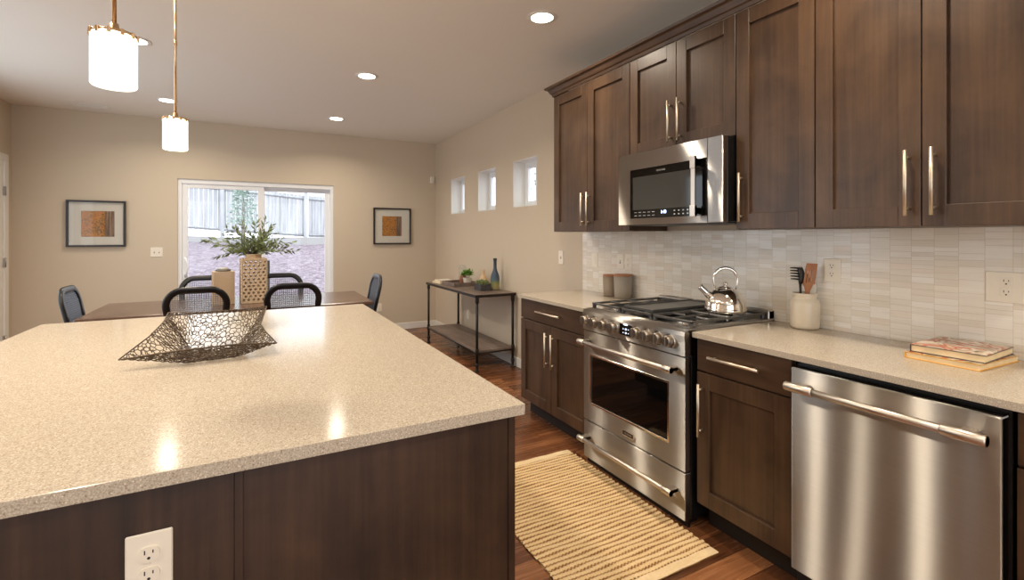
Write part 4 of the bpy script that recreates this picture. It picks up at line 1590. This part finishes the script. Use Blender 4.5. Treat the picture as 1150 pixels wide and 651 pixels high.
# ------------------------------------------------------------------ table centrepieces
VX, VY = 0.0, 4.96
t = thing('lattice_vase', 'tall square rattan vase with pierced sides on the dining table', 'vase', (VX, VY, TZ + 0.001), R(6))
hw, H = 0.102, 0.398
b = bm_new()
def pierced(b, w, h, cols, rows, mt, th=0.006):
    """panel in local x (width), z (height) with staggered round holes"""
    tmp = bm_new()
    cw, chh = w / cols, h / rows
    for r_ in range(rows):
        for c in range(cols):
            x0, z0 = -w / 2 + c * cw, r_ * chh
            cx, cz = x0 + cw / 2 + (0.19 if r_ % 2 else -0.19) * cw, z0 + chh / 2
            n = 8
            out = [(x0, z0), (x0 + cw / 2, z0), (x0 + cw, z0), (x0 + cw, z0 + chh / 2), (x0 + cw, z0 + chh), (x0 + cw / 2, z0 + chh), (x0, z0 + chh), (x0, z0 + chh / 2)]
            inn = []
            for k in range(n):
                a = -0.75 * PI + 2 * PI * k / n
                inn.append((cx + 0.295 * cw * math.cos(a), cz + 0.36 * chh * math.sin(a)))
            for yy, flip in ((-th / 2, 1), (th / 2, -1)):
                O = [tmp.verts.new((x, yy, z)) for x, z in out]
                I = [tmp.verts.new((x, yy, z)) for x, z in inn]
                for k in range(n):
                    k2 = (k + 1) % n
                    tmp.faces.new((O[k], O[k2], I[k2], I[k]) if flip > 0 else (O[k2], O[k], I[k], I[k2]))
                if flip > 0:
                    I0 = I
                else:
                    for k in range(n):
                        k2 = (k + 1) % n
                        tmp.faces.new((I0[k], I0[k2], I[k2], I[k]))
    bmesh.ops.remove_doubles(tmp, verts=tmp.verts[:], dist=0.00005)
    bmesh.ops.transform(tmp, matrix=mt, verts=tmp.verts[:])
    merge(b, tmp)
for k in range(4):
    mt = Matrix.Rotation(k * PI / 2, 4, 'Z') @ Matrix.Translation((0, -hw + 0.003, 0.018))
    pierced(b, 2 * hw - 0.012, H - 0.036, 5, 12, mt)
obj('lattice', b, 'rattan', t, world=False)
b = bm_new()
for sx in (-1, 1):
    for sy in (-1, 1):
        box(b, sx * (hw - 0.006) - 0.006, sx * (hw - 0.006) + 0.006, sy * (hw - 0.006) - 0.006, sy * (hw - 0.006) + 0.006, 0, H, 0.002)
for z0_, z1_ in ((0, 0.018), (H - 0.018, H)):
    for k in range(4):
        mt = Matrix.Rotation(k * PI / 2, 4, 'Z')
        box(b, -hw + 0.0125, hw - 0.0125, -hw + 0.0004, -hw + 0.012, z0_, z1_, 0.002, 1, mt)
obj('frame', b, 'rattan', t, world=False)
b = bm_new()
lathe(b, [(0, 0.004), (0.060, 0.004), (0.066, 0.02), (0.066, 0.06), (0.064, 0.06), (0.06, 0.02), (0, 0.012)], (0, 0, 0), 24)
obj('base_dish', b, 'rattan', t, world=False)
b = bm_new()
box(b, -0.096, 0.096, -0.096, 0.096, H - 0.012, H - 0.004, 0.001)
lathe(b, [(0.066, H - 0.01), (0.066, H + 0.028), (0.070, H + 0.030), (0.070, H + 0.036), (0.058, H + 0.036), (0.056, H - 0.01)], (0, 0, 0), 24)
obj('neck', b, 'rattan', t, world=False)

# olive branches
t = thing('olive_branches', 'spray of olive branches standing in the rattan vase', 'plant', (VX, VY, TZ + H))
bs_, bl = bm_new(), bm_new()
rg = random.Random(21)
def branch(p0, d, L, droop, nleaf, leafL):
    pts = [Vector(p0)]
    d = Vector(d).normalized()
    seg = 9
    for k in range(seg):
        d = (d + Vector((rg.uniform(-0.07, 0.07), rg.uniform(-0.07, 0.07), -droop))).normalized()
        pts.append(pts[-1] + d * L / seg)
    tube(bs_, pts, [0.0028 * (1 - 0.7 * k / seg) for k in range(seg + 1)], 5)
    for k in range(nleaf):
        f = 0.15 + 0.85 * (k / max(1, nleaf - 1))
        q = f * seg
        i = min(seg - 1, int(q))
        p = pts[i].lerp(pts[i + 1], q - i)
        ax = (pts[i + 1] - pts[i]).normalized()
        sd_ = ax.orthogonal().normalized()
        sd_ = Matrix.Rotation(rg.uniform(0, 2 * PI), 3, ax) @ sd_
        dd = ax * 0.75 + sd_ * 0.7
        leaf_tri(bl, p, dd, sd_.cross(ax) + Vector((0, 0, 0.3)), leafL * rg.uniform(0.75, 1.15), 0.0165)
for k in range(34):
    a = rg.uniform(0, 2 * PI)
    e = rg.uniform(0.15, 1.25)
    dirv = Vector((math.cos(a) * math.cos(e), math.sin(a) * math.cos(e) * 0.8, math.sin(e)))
    branch((rg.uniform(-0.03, 0.03), rg.uniform(-0.03, 0.03), -0.05 + 0.09 * 1), dirv, rg.uniform(0.18, 0.32), 0.035, 15, 0.055)
# the longer arms of the spray
for (dx, dy, dz, L, dr) in ((-0.9, 0.05, 0.75, 0.40, 0.07), (-0.85, 0.1, 0.45, 0.38, 0.05), (0.9, -0.1, 0.45, 0.36, 0.09), (0.8, 0.1, 0.6, 0.36, 0.09), (0.25, 0.1, 1.0, 0.34, 0.01), (-0.7, -0.2, 0.25, 0.30, 0.07), (0.1, -0.1, 1.0, 0.30, 0.0), (-0.25, 0, 1.0, 0.30, 0.01), (0.55, 0.0, 0.9, 0.32, 0.02)):
    branch((0, 0, 0.03), (dx, dy, dz), L, dr, 19, 0.058)
obj('stems', bs_, 'stem', t, world=False)
obj('leaves', bl, 'leaf', t, world=False, fix=False)

# woven box with a domed lid
t = thing('woven_box', 'small woven rattan box with a grey stone lid on the dining table', 'box', (-0.235, 4.97, TZ + 0.001), R(10))
b = bm_new()
hw2, H2 = 0.079, 0.283
NB = 28
for k in range(NB):
    z0_ = k * H2 / NB
    for q in range(4):
        mt = Matrix.Rotation(q * PI / 2, 4, 'Z')
        nseg = 8
        for c in range(nseg):
            x0_ = -hw2 + c * 2 * hw2 / nseg
            off = 0.002 if (c + k) % 2 else 0.0
            box(b, x0_, x0_ + 2 * hw2 / nseg, -hw2 + off, -hw2 + 0.008, z0_ + 0.0006, z0_ + H2 / NB - 0.0006, 0, 1, mt)
box(b, -hw2 + 0.006, hw2 - 0.006, -hw2 + 0.006, hw2 - 0.006, 0.0, 0.008)
box(b, -hw2, hw2, -hw2, hw2, H2 - 0.004, H2 + 0.003, 0.001)
obj('basket', b, 'rattan', t, world=False)
b = bm_new(); lathe(b, [(0, H2 + 0.003), (0.052, H2 + 0.003), (0.060, H2 + 0.010), (0.058, H2 + 0.018), (0.044, H2 + 0.024), (0, H2 + 0.026)], (0, 0, 0), 28); ld = obj('lid', b, 'stone', t, world=False)
b = bm_new()
for (x, y, r) in ((-0.018, 0, 0.016), (0.012, 0.012, 0.019), (0.022, -0.016, 0.014), (-0.004, -0.02, 0.013)):
    lathe(b, [(r, H2 + 0.022), (r * 0.9, H2 + 0.030), (r * 0.5, H2 + 0.036), (0, H2 + 0.038)], (x, y, 0), 14)
obj('knob', b, 'pale_stone', ld, world=False)

# small dark block past the vase, built as a plain garden post
b = bm_new(); box(b, 0.135, 0.205, YF + 0.60, YF + 0.67, -0.08, 1.02, 0.008)
o = obj('garden_post', b, 'rubber')
rebase(o, (0.17, YF + 0.635, -0.08))
tag(o, 'short dark garden post outside the sliding door, behind the vase', 'post')

# ------------------------------------------------------------------ console table
CX0, CX1, CY0, CY1, CZ = 1.945, 2.400, 4.395, 5.955, 0.775
t = thing('console_table', 'industrial console table with plank top and iron pipe legs', 'console table', ((CX0 + CX1) / 2, (CY0 + CY1) / 2, 0))
b = bm_new()
nb = 4
for k in range(nb):
    a = CX0 + (CX1 - CX0) * k / nb
    box(b, a + 0.0008, a + (CX1 - CX0) / nb - 0.0008, CY0, CY1, CZ - 0.022, CZ, 0.002)
obj('plank_top', b, 'plank', t)
b = bm_new()
for a, c, v, q in ((CX0, CX0 + 0.005, CY0, CY1), (CX1 - 0.005, CX1, CY0, CY1), (CX0, CX1, CY0, CY0 + 0.005), (CX0, CX1, CY1 - 0.005, CY1)):
    box(b, a - 0.001, c + 0.001, v - 0.001, q + 0.001, CZ - 0.030, CZ - 0.004)
obj('rim_frame', b, 'pipe', t)
b = bm_new()
for k in range(nb):
    a = CX0 + 0.02 + (CX1 - CX0 - 0.04) * k / nb
    box(b, a + 0.0008, a + (CX1 - CX0 - 0.04) / nb - 0.0008, CY0 + 0.02, CY1 - 0.02, 0.190, 0.212, 0.002)
obj('lower_shelf', b, 'plank', t)
b = bm_new()
for x in (CX0 + 0.025, CX1 - 0.025):
    tube(b, [(x, CY0 + 0.025, 0.186), (x, CY1 - 0.025, 0.186)], 0.010, 8)
for y in (CY0 + 0.025, CY1 - 0.025):
    tube(b, [(CX0 + 0.025, y, 0.186), (CX1 - 0.025, y, 0.186)], 0.010, 8)
obj('shelf_rail', b, 'pipe', t)
for x in (CX0 + 0.025, CX1 - 0.025):
    for y in (CY0 + 0.025, CY1 - 0.025):
        b = bm_new()
        tube(b, [(x, y, 0.06), (x, y, CZ - 0.028)], 0.0135, 12)
        for z0_, z1_ in ((CZ - 0.09, CZ - 0.028), (0.165, 0.235)):
            tube(b, [(x, y, z0_), (x, y, z0_ + 0.006), (x, y, z1_ - 0.006), (x, y, z1_)], [0.015, 0.019, 0.019, 0.015], 12)
        lg = obj('leg', b, 'pipe', t)
        b = bm_new()
        tube(b, [(x, y, 0.0), (x, y, 0.012), (x, y, 0.02), (x, y, 0.055), (x, y, 0.065), (x, y, 0.09)], [0.024, 0.024, 0.015, 0.015, 0.021, 0.018], 12)
        obj('foot', b, 'pipe', lg)

ZC_ = CZ + 0.001
# tall blue bottle
b = bm_new()
lathe(b, [(0, 0), (0.046, 0), (0.050, 0.006), (0.050, 0.115), (0.048, 0.140), (0.040, 0.170), (0.026, 0.205), (0.0185, 0.235), (0.0175, 0.30), (0.021, 0.33), (0.0225, 0.336), (0.0215, 0.342), (0.014, 0.342), (0.013, 0.30), (0, 0.29)], (0, 0, 0), 32)
o = obj('glazed_bottle', b, 'bottle'); o.location = (2.325, 4.735, ZC_)
tag(o, 'tall slate-blue bottle fading to olive at its base on the console', 'bottle')
b = bm_new()
lathe(b, [(0, 0), (0.046, 0), (0.054, 0.01), (0.054, 0.06), (0.047, 0.10), (0.030, 0.13), (0.020, 0.15), (0.019, 0.18), (0.022, 0.19), (0.014, 0.19), (0.013, 0.15), (0, 0.14)], (0, 0, 0), 28)
o = obj('glazed_bottle', b, 'tan'); o.location = (2.33, 5.05, ZC_)
tag(o, 'squat tan bottle on the console behind the succulent box', 'bottle')
# succulent box
t = thing('succulent_planter', 'dark square planter with succulents at the console front', 'planter', (2.190, 4.765, ZC_), R(0))
b = bm_new()
for a, c, v, q in ((-0.06, 0.06, -0.09, -0.078), (-0.06, 0.06, 0.078, 0.09), (-0.06, -0.048, -0.078, 0.078), (0.048, 0.06, -0.078, 0.078)):
    box(b, a, c, v, q, 0, 0.072, 0.002)
box(b, -0.05, 0.05, -0.08, 0.08, 0.0, 0.058)
obj('box', b, 'slate', t, world=False)
rg = random.Random(8)
for (x, y, s) in ((-0.018, -0.055, 1.0), (0.016, -0.02, 1.15), (-0.012, 0.025, 1.25), (0.014, 0.058, 0.9)):
    b = bm_new()
    for ring_, (n, tilt, L) in enumerate(((8, 0.3, 0.04), (7, 0.7, 0.038), (5, 1.1, 0.034))):
        for k in range(n):
            a = 2 * PI * k / n + ring_ * 0.4
            d = Vector((math.cos(a) * math.cos(tilt), math.sin(a) * math.cos(tilt), math.sin(tilt)))
            p = Vector((x, y, 0.058 + 0.004 * ring_))
            tube(b, [p, p + d * L * s * 0.7, p + d * L * s * 1.15, p + d * L * s * 1.35], [0.004, 0.0095, 0.007, 0.001], 6)
    obj('succulent', b, 'succulent', t, world=False)
# tray with pot, jar and cloche
t = thing('wooden_tray', 'shallow rough wooden tray on the console holding a potted plant', 'tray', (2.19, 5.40, ZC_), 0)
b = bm_new()
hx_, hy_ = 0.16, 0.20
box(b, -hx_ + 0.006, hx_ - 0.006, -hy_ + 0.006, hy_ - 0.006, 0.001, 0.012)
for a, c, v, q in ring4(-hx_, hx_, -hy_, hy_, 0.012):
    box(b, a, c, v, q, 0.0, 0.042, 0.002)
obj('body', b, 'plank', t, world=False)
t = thing('potted_plant', 'small bright green plant in a white pot on the wooden tray', 'plant', (2.225, 5.27, ZC_ + 0.0125), 0)
b = bm_new(); lathe(b, [(0, 0), (0.036, 0), (0.040, 0.006), (0.052, 0.075), (0.054, 0.08), (0.048, 0.08), (0.042, 0.06), (0, 0.06)], (0, 0, 0), 28); obj('pot', b, 'white_pot', t, world=False)
b = bm_new()
for k in range(260):
    a, e = rg.uniform(0, 2 * PI), math.asin(rg.uniform(-0.15, 1))
    rr_ = rg.uniform(0.03, 0.078)
    p = Vector((rr_ * math.cos(a) * math.cos(e), rr_ * math.sin(a) * math.cos(e), 0.115 + rr_ * 0.8 * math.sin(e)))
    leaf_tri(b, p, Vector((rg.uniform(-1, 1), rg.uniform(-1, 1), rg.uniform(-0.3, 1))), Vector((rg.uniform(-1, 1), rg.uniform(-1, 1), 1)), 0.03, 0.018)
obj('leaves', b, 'green', t, world=False, fix=False)
b = bm_new()
for k in range(9):
    a = 2 * PI * k / 9
    tube(b, [(0.01 * math.cos(a), 0.01 * math.sin(a), 0.058), (0.04 * math.cos(a), 0.04 * math.sin(a), 0.12)], 0.0015, 5)
obj('stems', b, 'stem', t, world=False)
b = bm_new()
lathe(b, [(0, 0), (0.034, 0), (0.040, 0.008), (0.042, 0.05), (0.036, 0.085), (0.028, 0.10), (0.030, 0.115), (0.022, 0.115), (0.02, 0.09), (0, 0.08)], (0, 0, 0), 24)
o = obj('ceramic_jar', b, 'terracotta'); o.location = (2.235, 5.43, ZC_ + 0.0125)
tag(o, 'red-brown ceramic jar on the wooden tray beside the green plant', 'jar')
M['jar_glass'] = glass('clear_jar_glass', (0.96, 0.97, 0.97))
b = bm_new()
lathe(b, [(0, 0.002), (0.05, 0.002), (0.052, 0.006), (0.052, 0.18), (0.045, 0.20), (0.045, 0.215), (0.042, 0.215), (0.042, 0.20), (0.049, 0.18), (0.049, 0.008), (0, 0.006)], (0, 0, 0), 28)
o = obj('glass_jar', b, 'jar_glass'); o.location = (2.340, 5.70, ZC_)
tag(o, 'clear glass jar standing on the console by the wall', 'jar')
# white books / napkin pile at the left end
for k, (dx, dy, th, rz, lab) in enumerate(((0.0, 0.0, 0.020, 2, 'white book flat on the console, lower of its pile'), (0.005, -0.01, 0.018, -3, 'white book flat on the console, upper of its pile'))):
    t = thing('white_book', lab, 'book', (2.10 + dx, 5.745 + dy, ZC_ + (0 if k == 0 else 0.0202)), R(rz), 'white books on the console')
    b = bm_new()
    w_, d_ = 0.20 - 0.02 * k, 0.26 - 0.03 * k
    box(b, -w_ / 2, w_ / 2, -d_ / 2, d_ / 2, 0, 0.0025); box(b, -w_ / 2, w_ / 2, -d_ / 2, d_ / 2, th - 0.0025, th); box(b, w_ / 2 - 0.003, w_ / 2, -d_ / 2, d_ / 2, 0, th)
    obj('cover', b, 'white_pot', t, world=False)
    b = bm_new(); box(b, -w_ / 2 + 0.004, w_ / 2 - 0.002, -d_ / 2 + 0.004, d_ / 2 - 0.004, 0.0025, th - 0.0025); obj('pages', b, 'paper', t, world=False)

# ------------------------------------------------------------------ pictures
def picture(label, x0, x1, z0, z1, ax0, ax1, az0, az1, art):
    t = thing('framed_picture', label, 'picture', ((x0 + x1) / 2, YF, z0), 0, 'framed autumn prints')
    f = 0.020
    b = bm_new()
    for a, c, v, q in ring4(x0, x1, z0, z1, f):
        box(b, a, c, YF - 0.036, YF - 0.002, v, q, 0.001)
    obj('frame', b, 'frame', t)
    b = bm_new(); box(b, x0 + f, x1 - f, YF - 0.014, YF - 0.006, z0 + f, z1 - f); obj('mat', b, 'mat_board', t)
    b = bm_new(); box(b, ax0, ax1, YF - 0.0155, YF - 0.0138, az0, az1); obj('print', b, art, t)
    b = bm_new(); box(b, x0 + f, x1 - f, YF - 0.028, YF - 0.026, z0 + f, z1 - f); obj('glass_pane', b, 'pic_glass', t)
picture('black-framed wide autumn print on the far wall left of the sliding door', -1.806, -1.286, 1.240, 1.757, -1.680, -1.390, 1.352, 1.640, 'art1')
picture('black-framed square autumn print on the far wall right of the sliding door', 1.500, 2.040, 1.243, 1.764, 1.625, 1.905, 1.36, 1.645, 'art2')

# ------------------------------------------------------------------ ceiling fittings
def downlight(label, x, y):
    t = thing('recessed_light', label, 'ceiling light', (x, y, ZC - 0.001), 0, 'recessed ceiling lights')
    b = bm_new(); lathe(b, [(0.070, -0.004), (0.092, -0.005), (0.097, -0.001), (0.097, 0.0), (0.068, 0.0)], (0, 0, 0), 36); obj('trim_ring', b, 'white', t, world=False)
    b = bm_new(); lathe(b, [(0, -0.0035), (0.070, -0.0035), (0.070, -0.0005), (0, -0.0005)], (0, 0, 0), 36); obj('lens', b, 'lens', t, world=False)
    ld = bpy.data.lights.new('downlight', 'AREA')
    ld.shape = 'DISK'; ld.size = 0.13; ld.energy = DOWNLIGHT_W; ld.color = WARM
    try: ld.spread = R(150)
    except Exception: pass
    lo = bpy.data.objects.new('lamp', ld); COL.objects.link(lo)
    lo.location = (0, 0, -0.008); lo.parent = t
    return t
DL = [(1.62, 2.62, 'recessed ceiling light nearest the wall cabinets, brightest at the top'),
      (0.87, 4.295, 'recessed ceiling light in the middle of the ceiling'),
      (0.868, 6.02, 'recessed ceiling light nearest the far wall, above the right picture'),
      (-0.776, 6.03, 'recessed ceiling light seen beside the rod of the lower pendant'),
      (-0.74, 4.295, 'recessed ceiling light half hidden behind the nearer pendant shade'),
      (1.62, 1.0, 'recessed ceiling light above the right countertop'),
      (1.62, -0.6, 'recessed ceiling light behind the viewer above the counter run'),
      (0.1, -0.6, 'recessed ceiling light behind the viewer at the island end'),
      (-1.4, 0.6, 'recessed ceiling light left of the island'),
      (-1.4, 2.6, 'recessed ceiling light left of the far end of the island'),
      (-0.74, 1.9, 'recessed ceiling light above the middle of the island'),
      (-0.74, 2.75, 'recessed ceiling light above the far end of the island'),
      (0.1, -2.0, 'recessed ceiling light by the back wall')]
for x, y, lab in DL:
    downlight(lab, x, y)

def pendant(label, x, y, z0, z1, r=0.049):
    t = thing('pendant_light', label, 'pendant light', (x, y, ZC - 0.001), 0, 'pendants over the island')
    zz0, zz1 = z0 - ZC, z1 - ZC
    b = bm_new(); lathe(b, [(0, 0.0), (0.06, 0.0), (0.06, -0.012), (0.052, -0.024), (0.012, -0.028), (0, -0.028)], (0, 0, 0), 28); obj('canopy', b, 'brass', t, world=False)
    b = bm_new(); tube(b, [(0, 0, -0.02), (0, 0, zz1 + 0.004)], 0.0055, 12)
    tube(b, [(0, 0, zz1 + 0.34), (0, 0, zz1 + 0.345), (0, 0, zz1 + 0.365), (0, 0, zz1 + 0.37)], [0.006, 0.0075, 0.0075, 0.006], 12)
    obj('rod', b, 'brass', t, world=False)
    b = bm_new()
    lathe(b, [(r * 0.985, zz1 - 0.003), (r * 0.985, zz1 + 0.004), (r * 0.4, zz1 + 0.008), (0.012, zz1 + 0.010), (0.010, zz1 + 0.030), (0, zz1 + 0.030)], (0, 0, 0), 32)
    for k in range(12):
        a = 2 * PI * k / 12
        mt = Matrix.Rotation(a, 4, 'Z')
        box(b, r - 0.001, r + 0.004, -0.004, 0.004, zz1 - 0.010, zz1 + 0.005, 0.001, 1, mt)
    obj('shade_cap', b, 'brass', t, world=False)
    b = bm_new()
    lathe(b, [(r * 0.96, zz1 - 0.002), (r, zz1 - 0.006), (r, zz0 + 0.004), (r - 0.003, zz0), (r - 0.006, zz0 + 0.003), (r - 0.006, zz1 - 0.006), (0, zz1 - 0.004)], (0, 0, 0), 40)
    obj('shade', b, 'shade', t, world=False)
    b = bm_new()
    lathe(b, [(0, zz0 + 0.02), (0.018, zz0 + 0.028), (0.024, zz0 + 0.05), (0.014, zz0 + 0.085), (0.012, zz1 - 0.01), (0, zz1 - 0.01)], (0, 0, 0), 20)
    obj('bulb', b, 'lens', t, world=False)
pendant('nearer brass pendant with lit white cylinder shade, larger in view', -0.320, 1.600, 1.748, 1.882)
pendant('farther brass pendant with lit white cylinder shade, smaller in view', -0.320, 2.722, 1.760, 1.902)

# ceiling vent
t = thing('ceiling_vent', 'white ceiling vent above the left picture', 'vent', (-1.53, 6.66, ZC - 0.001))
b = bm_new()
for a, c, v, q in ((-0.16, 0.16, -0.075, -0.055), (-0.16, 0.16, 0.055, 0.075), (-0.16, -0.14, -0.055, 0.055), (0.14, 0.16, -0.055, 0.055)):
    box(b, a, c, v, q, -0.008, 0.0, 0.002)
obj('frame', b, 'white', t, world=False)
b = bm_new()
for k in range(6):
    y = -0.05 + k * 0.018
    box(b, -0.14, 0.14, y, y + 0.010, -0.006, -0.002, 0, 1)
obj('slats', b, 'white', t, world=False)
b = bm_new(); box(b, -0.14, 0.14, -0.055, 0.055, -0.0012, -0.0004); obj('backing', b, 'slate', t, world=False)
